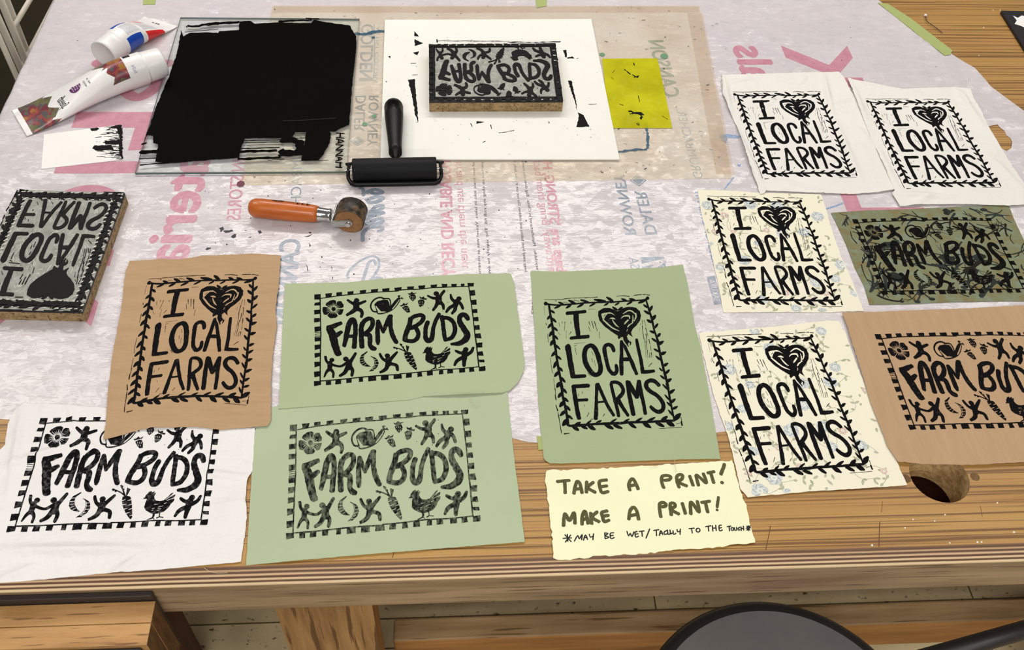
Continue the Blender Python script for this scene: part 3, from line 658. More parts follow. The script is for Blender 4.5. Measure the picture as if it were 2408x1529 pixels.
b.add([(x0,.515,0),(x1,.515,0),(x1,.515,T-TS),(x0,.515,T-TS)], [(0,1,2,3)], M_leg)
b.add([(x1,.515,0),(x1,.553,0),(x1,.553,T-TS),(x1,.515,T-TS)], [(0,1,2,3)], M_leg2)
b.add([(x0,.515,0),(x0,.553,0),(x0,.553,T-TS),(x0,.515,T-TS)], [(3,2,1,0)], M_leg2)
b.add([(x0,.553,0),(x1,.553,0),(x1,.553,T-TS),(x0,.553,T-TS)], [(3,2,1,0)], M_leg)
b.build('leg', bench, bevel=.002)
for xx, yy, m in ((1.02, .53, M_red), (-.6, .62, M_red), (-.5, 1.75, M_leg), (1.1, 1.75, M_leg)):
    b = MB(); b.box((xx, yy, 0), (xx + .16, yy + .06, T - TS), m); b.build('leg', bench, bevel=.002)
b = MB(); b.box((.42, .50, .635), (.70, .66, .66), M_red); b.build('hole_dark_backing', bench, bevel=.002)  # hidden block added below the bored hole so its opening reads dark
M_str = mat('weathered_stretcher', (172,142,102), .6, .25, var=(2.5,.35,.65,(142,112,76),(2,22,22)), speck=(7,.6,.66,(112,84,54),(1,24,24)), bump=(7,.25,.001,(2,26,26)))
M_str2 = mat('stretcher_front', (176,126,72), .6, .25, var=(2.5,.35,.65,(148,104,56),(2,22,22)))
zs = .20; dz = zs - T
ya, yb = PW(1150, 1502, dz)[1], PW(1150, 1447, dz)[1]
b = MB(); b.box((x1 + .002, ya, zs - .09), (XR, yb, zs), M_str)
b.f = b.f; 
st_ = b.build('stretcher', bench, bevel=.004)
st_.data.materials.append(M_str2)
for p in st_.data.polygons:
    if p.normal.y < -.9: p.material_index = 1

# ------------------------------------------------------------------ plastic table cover with mirrored shop-bag printing
Z_SHEET = 0.0004
def sheet_mat():
    m = mat('crinkled_white_plastic', (198,191,194), .23, .5, var=(5,.3,.7,(204,197,198)), bump=[(13,.5,.005,(.6,2.2,1)), (70,.4,.002,(.8,1.2,1))])
    facets(m, [(30, .115, (.8, 1.3, 1), 1.1), (95, .15, (.8, 1.2, 1), 1.3)])
    return m
M_sheet = sheet_mat()
TXT = {}
def text_mesh(s, bold=0.0, shear=0.0):
    k = (s, bold, shear)
    if k in TXT: return TXT[k]
    c = bpy.data.curves.new('lettering', 'FONT'); c.body = s; c.size = 1; c.offset = bold; c.shear = shear; c.resolution_u = 3
    o = bpy.data.objects.new('lettering', c); COL.objects.link(o)
    bpy.context.view_layer.update()
    me = bpy.data.meshes.new_from_object(o.evaluated_get(bpy.context.evaluated_depsgraph_get()))
    V = [(q.co.x, q.co.y) for q in me.vertices]; F = [tuple(p.vertices) for p in me.polygons]
    bpy.data.objects.remove(o); bpy.data.curves.remove(c); bpy.data.meshes.remove(me)
    TXT[k] = (V, F); return TXT[k]
def text_art(art, s, p0, p1, cap, key, bold=0.0, layer=0, mirror=True, shear=0.0):
    """letters from world point p0 to p1 along the baseline; mirror: tops lie to the right of the reading direction"""
    V, F = text_mesh(s, 0.0, shear)
    if not V: return
    w0 = min(x for x, y in V); w1 = max(x for x, y in V)
    h = max(y for x, y in V) if not any(c.isupper() for c in s) else .73
    if bold:
        for k_, (bx_, by_) in enumerate(((-1, 0), (1, 0), (0, -1), (0, 1), (.7, .7), (-.7, -.7))):
            q = [(x + bx_ * bold, y + by_ * bold * .7) for x, y in V]
            qs = [(p0[0] + ux_ , p0[1] + uy_) for ux_, uy_ in (((p1[0]-p0[0]) * (x - w0) / (w1 - w0) + (p1[1]-p0[1]) / math.dist(p0, p1) * (1 if mirror else -1) * y / h * cap, (p1[1]-p0[1]) * (x - w0) / (w1 - w0) - (p1[0]-p0[0]) / math.dist(p0, p1) * (1 if mirror else -1) * y / h * cap) for x, y in q)]
            art.items.append((qs, F, key, layer + .1 * (k_ + 1)))
    dx, dy = p1[0] - p0[0], p1[1] - p0[1]; L = math.hypot(dx, dy); ux, uy = dx / L, dy / L
    nx, ny = (uy, -ux) if mirror else (-uy, ux)
    vs = [(p0[0] + ux * (x - w0) / (w1 - w0) * L + nx * y / h * cap, p0[1] + uy * (x - w0) / (w1 - w0) * L + ny * y / h * cap) for x, y in V]
    art.items.append((vs, F, key, layer))
def text_px(art, s, a, c, cap_mm, key, **k):
    text_art(art, s, PW(*a), PW(*c), cap_mm / 1000, key, **k)
SH = Art()
pink, gry, blk = 'pink', 'grey', 'black'
def yline(x, y0, y1): return (x, y0), (x, y1)
LET = {'B': [('s', [(.1,0),(.1,1)]), ('s', [(.1,.9),(.6,.9),(.82,.75),(.6,.55),(.1,.55)]), ('s', [(.1,.1),(.65,.1),(.9,.3),(.65,.52),(.1,.52)])], 'L': [('p', [(0,0),(0,1),(.42,1),(.42,.2),(1,.2),(1,0)])], 'I': [('p', [(0,0),(0,1),(1,1),(1,0)])],
       'C': [('s', [(.86,.76),(.55,.90),(.24,.76),(.13,.5),(.24,.24),(.55,.10),(.86,.24)])], 'K': [('p', [(0,0),(0,1),(.22,1),(.22,.62),(.70,1),(1,1),(.52,.60),(1,0),(.70,0),(.34,.46),(.22,.36),(.22,0)])]}
def block_letter(ch, x0, ya, yb, cap, up):
    """a big letter of the bag print, mirrored; up = reads away from the viewer (tops to the right)"""
    sg = 1 if up else -1; ln = abs(ya - yb); y0 = min(ya, yb) if up else max(ya, yb)
    q = lambda pts: [(x0 + sg * v * cap, y0 + sg * u * ln) for u, v in pts]
    for kind, pts in LET[ch]:
        if kind == 'p': SH.fill(q(pts), pink)
        else: SH.stroke(q(pts), .19 * cap * .92, pink, step=.006, jit=0)
bx = PW(327, 394)[0]; CAP = bx - PW(132, 394)[0]
for ch, y0, y1 in (('B',140,240),('L',264,354),('I',380,408),('C',430,562),('K',588,768)):
    block_letter(ch, bx, PW(322, y0)[1], PW(300, y1)[1], CAP, False)
mx_ = PW(459, 520)[0]
_ya, _yb = PW(459, 416)[1], PW(452, 622)[1]; L2 = (_ya - _yb) / .496; _p0 = _ya + L2 * .33
text_art(SH, 'Materials', (mx_, _p0), (mx_, _p0 - L2), .062, pink, bold=.035)
kx = PW(1853, 150)[0]; ky = PW(1935, 108)[1]
block_letter('K', kx, PW(1900, 205)[1], ky, CAP, True)
for ch, a_, c_ in (('C', .285, .165), ('I', .34, .308), ('L', .45, .36), ('B', .58, .47)): block_letter(ch, kx, ky - a_, ky - c_, CAP, True)
sx = PW(1730, 130)[0]; sy = PW(1760, 110)[1]
text_art(SH, 'Materials', (sx, sy - L2), (sx, sy), .062, pink, bold=.035)
text_px(SH, 'CANSON', (1562, 228), (1524, 96), 28, 'green', bold=.03)
text_px(SH, 'GRUMBACHER.', (1632, 421), (1590, 258), 15, gry)
text_px(SH, 'ROWNEY', (1470, 552), (1443, 411), 17, gry, bold=.02)
text_px(SH, 'DALER', (1518, 552), (1492, 450), 18, gry, bold=.02)
def dia(cx, cy, r):
    c = PW(cx, cy); q = lambda k: [(c[0]+k*r,c[1]),(c[0],c[1]+k*r*1.05),(c[0]-k*r,c[1]),(c[0],c[1]-k*r*1.05)]
    SH.fill(q(1), gry); SH.fill(q(.82), 'paper', 1); SH.fill(q(.7), gry, 2)
dia(1500.5, 425, .0125); dia(842, 333, .0115)
text_px(SH, "bags are 'STRONG, HEAVY", (1309, 640), (1268, 320), 15, pink, bold=.035)
text_px(SH, 'em away! Bring them back', (1290, 640), (1253, 372), 13, pink)
text_px(SH, 'keep away from babies and children. Do not use in cribs, beds, car', (1234, 640), (1207, 372), 4.2, blk)
text_px(SH, 'recyclable.  Manufactured in China.  Bag does not contain', (1262, 640), (1226, 372), 4.2, blk)
text_px(SH, 'POSABLE AND RECYC', (1059, 378), (1071, 672), 18, pink, bold=.035)
text_px(SH, 'in and use them the next', (1084, 382), (1101, 632), 12, pink)
text_px(SH, 'of non toxic inks in lakes. Vessel was at minimum', (1116, 382), (1132, 660), 4.2, blk)
text_px(SH, 'person to cling my mill fill. The supply to avoid', (1136, 382), (1155, 660), 4.2, blk)
text_px(SH, 'to avoid danger of suffocation keep this plastic bag', (1262, 645), (1254, 740), 4, blk)
text_px(SH, 'GOLDEN', (878, 58), (875, 188), 22, gry, bold=.025)
SH.stroke([PW(880, 57), PW(877, 190), PW(845, 191)], .0016, gry, step=.02, jit=0)
text_px(SH, 'ARTIST COLORS', (893, 62), (887, 195), 6, gry)
text_px(SH, 'DALER', (860, 226), (856, 309), 17, gry, bold=.015); text_px(SH, 'ROWNEY', (890, 226), (887, 344), 16, gry, bold=.015)
text_px(SH, 'GRUMBACHER', (712, 318), (707, 520), 16, gry)
text_px(SH, 'IN STORES', (577, 376), (565, 518), 20, pink, bold=.01)
text_px(SH, 'CANSON', (707, 563), (688, 760), 29, gry, bold=.03)
text_px(SH, 'CANSON', (1180, 560 + 300), (1180, 1080), 28, gry, bold=.012)
text_px(SH, 'naturel Charvin', (1676, 625), (1634, 452), 14, 'blue', bold=.004)
# sakura tag, boxed N
SH.fill([PW(*p) for p in crop((1600, 430), 4.932, [(303,1095),(400,1082),(480,1408),(392,1418)])], gry)
text_px(SH, 'SAKURA', (1600 + 388/4.932, 430 + 1378/4.932), (1600 + 325/4.932, 430 + 1125/4.932), 9, 'paper', layer=2, bold=.01)
SH.fill([PW(*p) for p in crop((900, 380), 3.254, [(1975,735),(2150,728),(2190,900),(1995,905)])], gry)
for p in ([(1990,795),(2150,760)],[(2150,760),(2010,860)],[(2010,862),(2170,830)]): SH.stroke([PW(*q) for q in crop((900,380),3.254,p)], .006, 'paper', 2, step=.004)
text_px(SH, 'SA', (1483, 632), (1478, 606), 14, gry)
# grey script
scr = lambda pts, w: SH.stroke([PW(*q) for q in crop((780, 400), 5.461, pts)], w, gry, step=.003, jit=.1)
for pts, w in (([(400,910),(400,820),(450,760),(560,730),(650,735),(650,770),(600,790)],.006),([(450,690),(560,640),(640,625),(650,660),(560,700),(450,690)],.007),([(450,630),(540,590),(660,550)],.008),([(480,580),(560,480),(650,460),(650,490),(560,540),(490,555)],.007),
               ([(450,390),(560,350),(660,360),(560,420),(480,420)],.007),([(450,290),(560,250),(660,290),(560,310),(480,270)],.007),([(410,330),(400,240),(360,235)],.005),([(215,1390),(195,1360),(260,1260),(400,1150),(530,1110),(600,1150),(600,1260),(530,1380),(480,1440)],.0035),
               ([(400,1420),(440,1290),(480,1190),(540,1160),(565,1210)],.0045),([(500,1410),(580,1385),(640,1400)],.005)): scr(pts, w)
# paint spots and ink flecks on the plastic
fl = lambda org, s, polys, key: [SH.fill(sub_edges([PW(*q) for q in crop(org, s, p)], .0014, .0008, 7), key, 3) for p in polys]
fl((440,400), 5.017, [[(380,690),(420,670),(440,700),(400,740)],[(430,720),(540,710),(545,725),(450,748)],[(515,790),(560,760),(580,765),(575,795),(545,805)],[(830,720),(875,720),(880,745),(850,760)],[(215,940),(250,910),(265,930),(230,948)],[(250,915),(285,920),(270,940)],[(1370,790),(1430,780),(1480,755),(1440,790)],[(1430,735),(1465,735),(1450,755)],[(1432,860),(1450,890),(1465,895),(1440,910)],
   [(680,710),(710,715),(690,722)],[(720,800),(770,790),(740,806)],[(325,858),(350,868),(340,873)],[(1405,1105),(1420,1150),(1430,1195),(1412,1180)],[(1700,1140),(1712,1150),(1708,1200)],[(1705,1265),(1722,1262),(1712,1300)],[(2140,815),(2160,812),(2158,828)],[(1690,910),(1710,920),(1695,924)],[(780,80),(820,78),(800,92)],[(740,560),(756,575),(744,580)]], blk)
for k in range(90):
    u, v_ = random.uniform(480, 1240), random.uniform(440, 690)
    c = PW(u, v_); r = random.uniform(.0003, .0011)
    SH.disc(c, r, blk, 3, 6, r * random.uniform(.5, 1.6))
for k in range(60):
    u, v_ = random.uniform(120, 2300), random.uniform(5, 420)
    c = PW(u, v_); r = random.uniform(.0003, .001); SH.disc(c, r, blk, 3, 6, r * random.uniform(.5, 1.6))
fl((1600,160), 2.98, [[(275,470),(330,465),(420,478),(410,495),(330,490),(320,530),(290,510)],[(400,680),(425,672),(420,695),(405,692)],[(195,565),(225,570),(215,585)]], 'blue')
SH.stroke([PW(*q) for q in crop((1600,160), 2.98, [(310,850),(340,810),(372,770)])], .0022, 'blue', step=.004); SH.stroke([PW(*q) for q in crop((1600,440), 2.98, [(1020,155),(1100,130),(1160,105),(1215,88)])], .003, 'blue', step=.004)
fl((1600,160), 2.98, [[(262,625),(278,620),(276,636)]], 'maroon')
SHEET_OUT = [(2050,-60),(2066,0),(2100,28),(2170,73),(2240,128),(2292,160),(2330,205),(2372,235),(2408,262),(2470,320),(2520,420),(2540,560),(2500,760),(2420,900),(2300,960),(2100,985),(1900,1000),(1740,1012),(1690,1017),(1600,1028),(1400,1040),(1275,1043),(1245,1041),(1200,1030),(1000,1025),(800,1020),(600,1016),(400,1010),(200,1000),(0,985)]
so = [PW(*p) for p in SHEET_OUT]
TEAR = [PW(*p) for p in ((2318,300),(2345,294),(2350,300),(2362,308),(2366,318),(2376,326),(2379,336),(2377,350),(2366,357),(2345,345),(2330,325))]
yfront = so[-1][1]
so += [(XL - .30, yfront), (XL - .34, 1.0), (XL - .30, 1.3), (XL - .33, 1.68), (so[0][0], 1.68)]
so = sub_edges(ccw(so), .02, .0015, 3)
def sheet_h(x, y):
    e = smooth(XL + .16, XL, x)
    h = .0026 * e * max(0, noise2(x * 16 + y * 9, y * 34, 5) - .38)
    r = smooth(.72, .95, x) * smooth(1.0, 1.2, y)
    return Z_SHEET + h + .004 * r * max(0, noise2(x * 22, y * 30 + x * 15, 6) - .5)
def fold(x, y):
    XF = XL - .004
    if x >= XF: return (x, y, T + sheet_h(x, y))
    d = XF - x
    w = .010 * noise2(y * 16, d * 4, 8) * smooth(0, .12, d) + .004 * noise2(y * 45, d * 8, 4) * smooth(0, .05, d)
    if d < .012: a = d / .012 * math.pi / 2; return (XF - .0075 * math.sin(a), y, T + sheet_h(XF, y) - .0075 * (1 - math.cos(a)))
    return (XF - .0075 - w, y, T + Z_SHEET - .0075 - (d - .012))
b = MB()
v, f = cdt(so, .014, [ccw(TEAR)], [(XL - dx_, yfront + .003 + .007 * k) for dx_ in (-.006, .004, .0075, .011, .0145, .022) for k in range(165)])
b.add([fold(x, y) for x, y in v], f, M_sheet)
SM = {'pink': mat('pink_bag_print', (186,126,143), .25, .5, var=(60,.35,.65,(196,140,154)), bump=[(75,.3,.002)]), 'grey': mat('grey_bag_print', (112,124,140), .25, .5, var=(60,.35,.65,(140,150,160)), bump=[(75,.3,.002)]),
      'black': mat('black_fleck', (34,32,34), .5), 'green': mat('green_grey_print', (122,138,116), .3), 'blue': mat('blue_paint_mark', (112,142,182), .4, var=(120,.4,.6,(150,168,190))), 'maroon': mat('maroon_mark', (96,30,50), .5), 'paper': M_sheet}
lay(b, SH, lambda x, y: T + sheet_h(x, y), SM, .00012, .00006)
o = b.build('plastic_table_cover', smooth_=False)
tag(o, 'crinkled white plastic cover with mirrored pink and grey lettering over the workbench', 'table cover')
for p in o.data.polygons: p.use_smooth = p.material_index == 0

# ------------------------------------------------------------------ fabric prints
def ink(name, fabric, lo=.62, hi=.8, tone=(15,14,16), grain=(1, 1, 1), sc=230):
    return mat(name, tone, .75, .05, var=(sc, lo, hi, fabric, grain))
def quad_rigid(tl, bl, width):
    dx, dy = bl[0] - tl[0], bl[1] - tl[1]; L = math.hypot(dx, dy); rx, ry = -dy / L, dx / L
    return [tl, (tl[0] + rx * width, tl[1] + ry * width), (bl[0] + rx * width, bl[1] + ry * width), bl]
def print_map(quad, bow=None):
    h = homography([(0,0),(1,0),(1,1),(0,1)], quad)
    if not bow: return h
    t_, b_, l_, r_ = [bow.get(k, (0, 0)) for k in ('top', 'bottom', 'left', 'right')]
    def f(p):
        s, t = p; x, y = h(p); a = 4 * s * (1 - s); c = 4 * t * (1 - t)
        return (x + a * ((1 - t) * t_[0] + t * b_[0]) + c * ((1 - s) * l_[0] + s * r_[0]), y + a * ((1 - t) * t_[1] + t * b_[1]) + c * ((1 - s) * l_[1] + s * r_[1]))
    return f
def clip_art(art, poly, mode='any'):
    a = Art()
    for v, f, k, l in art.items:
        if all(inside(p, poly) for p in v): a.items.append((v, f, k, l))
    return a
CLOTHS = {}
def cloth(name, label, outline_px, base, M, art, mats, creases=(), amp=.0006, freq=22, jit=.0006, seed=0, extra=None, group=None, edge_lift=0.0, cat='fabric print', grid=.006):
    out = ccw(sub_edges([PW(*p, base) for p in outline_px], .004, jit, seed))
    cr = [(PW(*a, base), PW(*c, base), h * 2.0 / 1000, w * .6 / 1000) for a, c, h, w in creases]
    def h(x, y):
        z = amp * noise2(x * freq, y * freq, seed) + amp * .35 * noise2(x * freq * 3.1, y * freq * 3.1, seed + 3)
        for a, c, hh, w in cr:
            d, t = seg_dist((x, y), a, c)
            if d < 3 * w: z += hh * math.exp(-(d / w) ** 2) * (0.35 + .65 * math.sin(math.pi * min(.98, max(.02, t))))
        return z
    zf = lambda x, y: T + base + h(x, y)
    b = MB(); v, f = cdt(out, grid)
    b.add([(x, y, zf(x, y)) for x, y in v], f, M)
    n = len(out)
    b.add([(x, y, zf(x, y)) for x, y in out] + [(x, y, zf(x, y) - .0006) for x, y in out], [(i, n + i, n + (i + 1) % n, (i + 1) % n) for i in range(n)], M)
    if extra: lay(b, clip_art(extra(out), out), zf, mats, .00012, .00004)
    lay(b, art, zf, mats, .0003, .0001)
    o = b.build(name); tag(o, label, cat, group or ('fabric prints laid out on the bench' if cat == 'fabric print' else None))
    for p in o.data.polygons: p.use_smooth = p.material_index == 0
    return o
def weave(name, c, c2, sc=900, big=6, stretch=(1, 1, 1), rough=.85, rumple=()):
    return mat(name, c, rough, .15, var=(big, .3, .7, c2, stretch), bump=[*rumple, (sc, .35, .0004, (1, .35, 1)), (sc, .3, .0004, (.35, 1, 1))])
RUM = [(8, .5, .020, (1, 1, 1)), (17, .38, .008, (.6, 1.6, 1))]; RUM2 = [(7, .5, .010), (18, .4, .004, (1.5, .7, 1))]
G1 = weave('sage_green_cotton', (164,175,139), (169,180,145)); G2 = weave('sage_cotton_light', (166,179,147), (172,184,153)); G3 = weave('sage_cotton_warm', (157,169,131), (162,174,138))
TAN = weave('tan_linen', (171,141,107), (181,151,117), 500, 14, (1, 6, 1), rumple=RUM2); TAN2 = weave('tan_cotton', (172,142,110), (180,150,118), 500, 14, (8, 1, 1), rumple=RUM2)
WHT = weave('white_muslin', (227,225,223), (222,219,216), rumple=RUM); WHT2 = weave('white_muslin_warm', (226,223,216), (220,216,209), rumple=RUM)
FLO = weave('cream_floral_cotton', (232,228,204), (226,220,200))
def crops(org, s, pts): return crop(org, s, pts)
c5 = ((640,620), 3.884); c6 = ((560,920), 3.44); c7 = ((0,920), 3.1855); c8 = ((1220,600), 2.998); c1 = ((1600,160), 2.98); c2 = ((1600,440), 2.98); c3 = ((1600,720), 2.98); c4 = ((240,580), 3.186)
def wq(pts, base): return [PW(*p, base) for p in pts]

# white FARM BUDS, left front
base = .0012
q = wq([(95.7,983.7),(519.5,987.5),(487.5,1237),(15.1,1253.7)], base)
cloth('fabric_print', 'creased white cloth printed FARM BUDS at the front left, partly under the tan print', crop(*c7, [(105,150),(180,92),(250,98),(400,100),(520,108),(780,130),(1000,200),(1600,280),(1800,285),(1910,280),(1905,400),(1890,600),(1850,680),(1840,800),(1850,950),(1825,1150),(1805,1280),(1600,1300),(1300,1330),(1100,1345),(850,1365),(600,1385),(300,1415),(0,1440),(-150,1452),(-130,900),(-40,480),(40,400),(60,250)]),
      base, WHT, FB.mapped(print_map(q)), {'ink': ink('ink_on_white_muslin', (110,108,108), .50, .85), 'paper': WHT}, [(p[0], p[1], h, w) for p, h, w in (
      ((crop(*c7,[(30,1200)])[0], crop(*c7,[(1050,1190)])[0]), 3.2, 9), ((crop(*c7,[(0,1420)])[0], crop(*c7,[(270,1310)])[0]), 2, 7), ((crop(*c7,[(850,1370)])[0], crop(*c7,[(1100,1220)])[0]), 2.2, 8), ((crop(*c7,[(180,100)])[0], crop(*c7,[(60,800)])[0]), 2.2, 6),
      ((crop(*c7,[(0,580)])[0], crop(*c7,[(480,420)])[0]), 2.0, 8), ((crop(*c7,[(520,110)])[0], crop(*c7,[(560,240)])[0]), 1.6, 5), ((crop(*c7,[(1500,620)])[0], crop(*c7,[(1850,650)])[0]), 2.0, 7), ((crop(*c7,[(1600,880)])[0], crop(*c7,[(1820,830)])[0]), 1.4, 9), ((crop(*c7,[(600,390)])[0], crop(*c7,[(780,460)])[0]), 1.5, 6), ((crop(*c7,[(320,110)])[0], crop(*c7,[(330,180)])[0]), 1.4, 5), ((crop(*c7,[(1300,1100)])[0], crop(*c7,[(1420,1280)])[0]), 1.2, 10))], amp=.0012, freq=14, seed=11, jit=.0005, grid=.0038)
# lower green FARM BUDS
base = .0016
q = wq(FBQ, base)
cloth('fabric_print', 'light green cloth printed FARM BUDS in thin grey ink, at the bench front', crop(*c6, [(150,300),(180,160),(330,115),(900,75),(1400,35),(2180,8),(2195,200),(2240,600),(2280,900),(2318,1220),(1700,1268),(1000,1325),(500,1368),(65,1410),(78,1200),(90,1000),(105,760),(120,500),(130,330)]),
      base, G2, FB.mapped(print_map(q)), {'ink': ink('thin_ink_on_green', (126,136,112), .42, .78, (26,27,26), (1, .5, 1), 300), 'paper': G2}, [], amp=.0005, seed=21, jit=.0003)
# upper green FARM BUDS
base = .0026
q = wq([(739.1,693.4),(1114.5,666.3),(1142,873.6),(738.6,908.9)], base)
cloth('fabric_print', 'green cloth printed FARM BUDS in solid black, behind the one in grey ink', crop(*c5, [(118,182),(400,180),(700,172),(1000,142),(1400,118),(1800,95),(2180,92),(2215,200),(2245,450),(2280,700),(2305,900),(2300,980),(2250,1080),(2170,1160),(2100,1185),(1700,1205),(1380,1215),(1260,1245),(900,1270),(500,1295),(60,1328),(75,1050),(90,700),(105,400)]),
      base, G1, FB.mapped(print_map(q)), {'ink': ink('ink_on_green', (90,94,80), .6, .9), 'paper': G1}, [((995, 938), (1185, 928), 1.6, 5)], amp=.0006, seed=31, jit=.0003)
# green I LOVE LOCAL FARMS
base = .0014
q = wq(ILQ, base)
cloth('fabric_print', 'green cloth printed I heart LOCAL FARMS above the cream handwritten sign', crop(*c8, [(83,112),(250,118),(500,108),(800,98),(1000,90),(1155,68),(1190,200),(1240,500),(1280,640),(1330,900),(1380,1200),(1420,1438),(1200,1440),(900,1450),(600,1460),(300,1470),(220,1468),(190,1450),(175,1430),(150,1200),(130,900),(110,500),(95,300)]),
      base, G3, IL.mapped(print_map(q)), {'ink': ink('ink_on_green', (90,94,80)), 'paper': G3}, [(crop(*c8,[(1000,620)])[0], crop(*c8,[(1260,520)])[0], .8, 6)], amp=.0006, seed=41, jit=.0003)
# floral generator
def floral(seed, n=16):
    def g(out):
        rnd = random.Random(seed); A = Art(); st = random.getstate(); random.seed(seed)
        xs = [p[0] for p in out]; ys = [p[1] for p in out]; x0, x1, y0, y1 = min(xs), max(xs), min(ys), max(ys)
        step = .034; j = 0; y = y0
        while y < y1:
            x = x0 + (j % 2) * step * .5
            while x < x1:
                cx, cy = x + rnd.uniform(-.008, .008), y + rnd.uniform(-.008, .008); a = rnd.uniform(0, 6.28); kind = rnd.random()
                vine = [(cx + .02 * t * math.cos(a + t * .8), cy + .02 * t * math.sin(a + t * .8)) for t in (-1.1, -.5, 0, .5, 1.1)]
                A.stroke(vine, .0006, 'vine', 0, .004, 0)
                for k, (lx, ly) in enumerate(vine):
                    for sgn in (-1, 1):
                        if rnd.random() < .62:
                            la = a + sgn * rnd.uniform(.6, 1.3); ll = rnd.uniform(.004, .0085)
                            A.stroke([(lx, ly), (lx + ll * .5 * math.cos(la), ly + ll * .5 * math.sin(la)), (lx + ll * math.cos(la), ly + ll * math.sin(la))], [.0007, .0034, .0006], 'leaf' if rnd.random() < .75 else 'vine', 1, .0015, 0, cap=False)
                if kind < .7:
                    col = 'bloom' if kind < .42 else 'rose'; r = rnd.uniform(.0055, .0095) if col == 'bloom' else rnd.uniform(.003, .006)
                    for k in range(6): t = k * 1.05 + a; A.disc((cx + r * .62 * math.cos(t), cy + r * .62 * math.sin(t)), r * .48, col, 2, 9)
                    for k in range(6): t = k * 1.05 + a + .5; A.stroke([(cx + r * .9 * math.cos(t), cy + r * .9 * math.sin(t)), (cx + r * .6 * math.cos(t + .5), cy + r * .6 * math.sin(t + .5)), (cx + r * .25 * math.cos(t + .9), cy + r * .25 * math.sin(t + .9))], r * .1, 'petal_line', 3, .002, 0)
                    A.disc((cx, cy), r * .42, 'bloom_light', 3, 9); A.disc((cx, cy), r * .2, col, 4, 7)
                x += step
            y += step * .9; j += 1
        random.setstate(st); return A
    return g
FM = {'vine': mat('floral_vine', (176,178,158), .85, .1), 'leaf': mat('floral_leaf', (158,160,132), .85, .1, var=(300,.4,.6,(180,180,154))), 'bloom': mat('floral_blue', (186,192,192), .85, .1, var=(260,.4,.6,(206,212,210))), 'rose': mat('floral_pink', (214,180,166), .85, .1, var=(260,.4,.6,(224,200,184))),
      'bloom_light': mat('floral_pale', (220,222,212), .85, .1), 'petal_line': mat('floral_line', (150,160,162), .85, .1)}
def filaments(seed):
    pass
# upper floral
base = .0010
q = wq([(1661,461.8),(1888,466.8),(1981.9,721.2),(1725.8,722.6)], base)
cloth('fabric_print', 'cream floral cloth printed I heart LOCAL FARMS left of the dark batik print', crop(*c2, [(118,20),(400,28),(560,42),(985,50),(1010,120),(1060,300),(1130,500),(1200,650),(1285,870),(1000,880),(700,877),(300,880),(260,650),(200,400),(150,200)]),
      base, FLO, IL.mapped(print_map(q)), {**FM, 'ink': ink('ink_on_floral', (100,98,92)), 'paper': FLO}, [], amp=.0005, seed=51, extra=floral(3))
# lower floral
base = .0012
q = wq([(1660.4,792.1),(1913.8,782.1),(2053,1109.3),(1764.4,1134.4)], base)
cloth('fabric_print', 'cream floral cloth printed I heart LOCAL FARMS, right of the handwritten sign', crop(*c3, [(130,190),(300,175),(700,140),(1040,100),(1110,105),(1160,200),(1230,400),(1350,700),(1450,950),(1590,1255),(1300,1275),(900,1300),(470,1340),(440,1300),(420,1280),(380,1100),(330,900),(240,650),(180,420),(150,290)]),
      base, FLO, IL.mapped(print_map(q)), {**FM, 'ink': ink('ink_on_floral', (100,98,92)), 'paper': FLO}, [], amp=.0006, seed=61, extra=floral(5))
# white pair, back right
base = .0020
q = wq([(1721.5,217.7),(1930.5,216.4),(2015.4,417.7),(1793,422.8)], base)
K = lambda *p: crop(*c1, p)
cloth('fabric_print', 'white cloth printed I heart LOCAL FARMS, left one of the two white heart prints', crop(*c1, [(290,48),(420,45),(600,40),(850,32),(1110,30),(1150,75),(1190,160),(1235,215),(1270,320),(1330,480),(1400,600),(1470,740),(1520,850),(1400,870),(1200,885),(1000,880),(800,870),(600,860),(585,880),(560,885),(535,820),(480,680),(440,560),(390,400),(340,300),(295,180),(292,120)]),
      base, WHT2, IL.mapped(print_map(q)), {'ink': ink('ink_on_white_cotton', (90,88,88)), 'paper': WHT2}, [(*K(a, c), h, w) for a, c, h, w in (((295,60),(350,330),2.4,7),((1000,50),(1060,330),2.6,7),((1060,330),(1270,800),2.0,7),((380,420),(580,860),2.8,8),((560,300),(700,190),1.4,4),((300,110),(560,60),1.6,7),((820,130),(880,60),1.6,6),((720,800),(1000,870),1.6,7),((1240,420),(1360,560),1.4,8),((1060,250),(1210,220),1.5,6))], amp=.0014, freq=18, seed=71, jit=.0006, grid=.0035)
base = .0030
q = wq([(2033.6,234.5),(2234,235.5),(2354.4,441.9),(2126.8,445.2)], base)
cloth('fabric_print', 'white cloth printed I heart LOCAL FARMS beside the torn hole in the plastic', crop(*c1, [(1170,75),(1260,100),(1400,120),(1560,148),(1750,140),(1920,135),(2030,145),(2050,210),(2100,290),(2150,400),(2230,530),(2330,700),(2420,830),(2450,955),(2300,965),(2000,955),(1700,955),(1540,970),(1510,920),(1480,880),(1500,860),(1430,700),(1330,480),(1270,330),(1210,180)]),
      base, WHT2, IL.mapped(print_map(q)), {'ink': ink('ink_on_white_cotton', (90,88,88)), 'paper': WHT2}, [(*K(a, c), h, w) for a, c, h, w in (((1180,80),(1300,360),2.2,6),((1200,90),(1540,160),1.8,7),((1930,150),(2120,420),2.0,9),((1880,250),(2070,255),1.2,4),((1500,880),(1900,910),2.4,8),((1380,560),(1520,850),2.0,7),((2180,640),(2380,840),1.8,9),((1620,960),(1760,900),1.6,6),((1960,170),(2010,250),1.5,6))], amp=.0014, freq=18, seed=81, jit=.0006, grid=.0035)
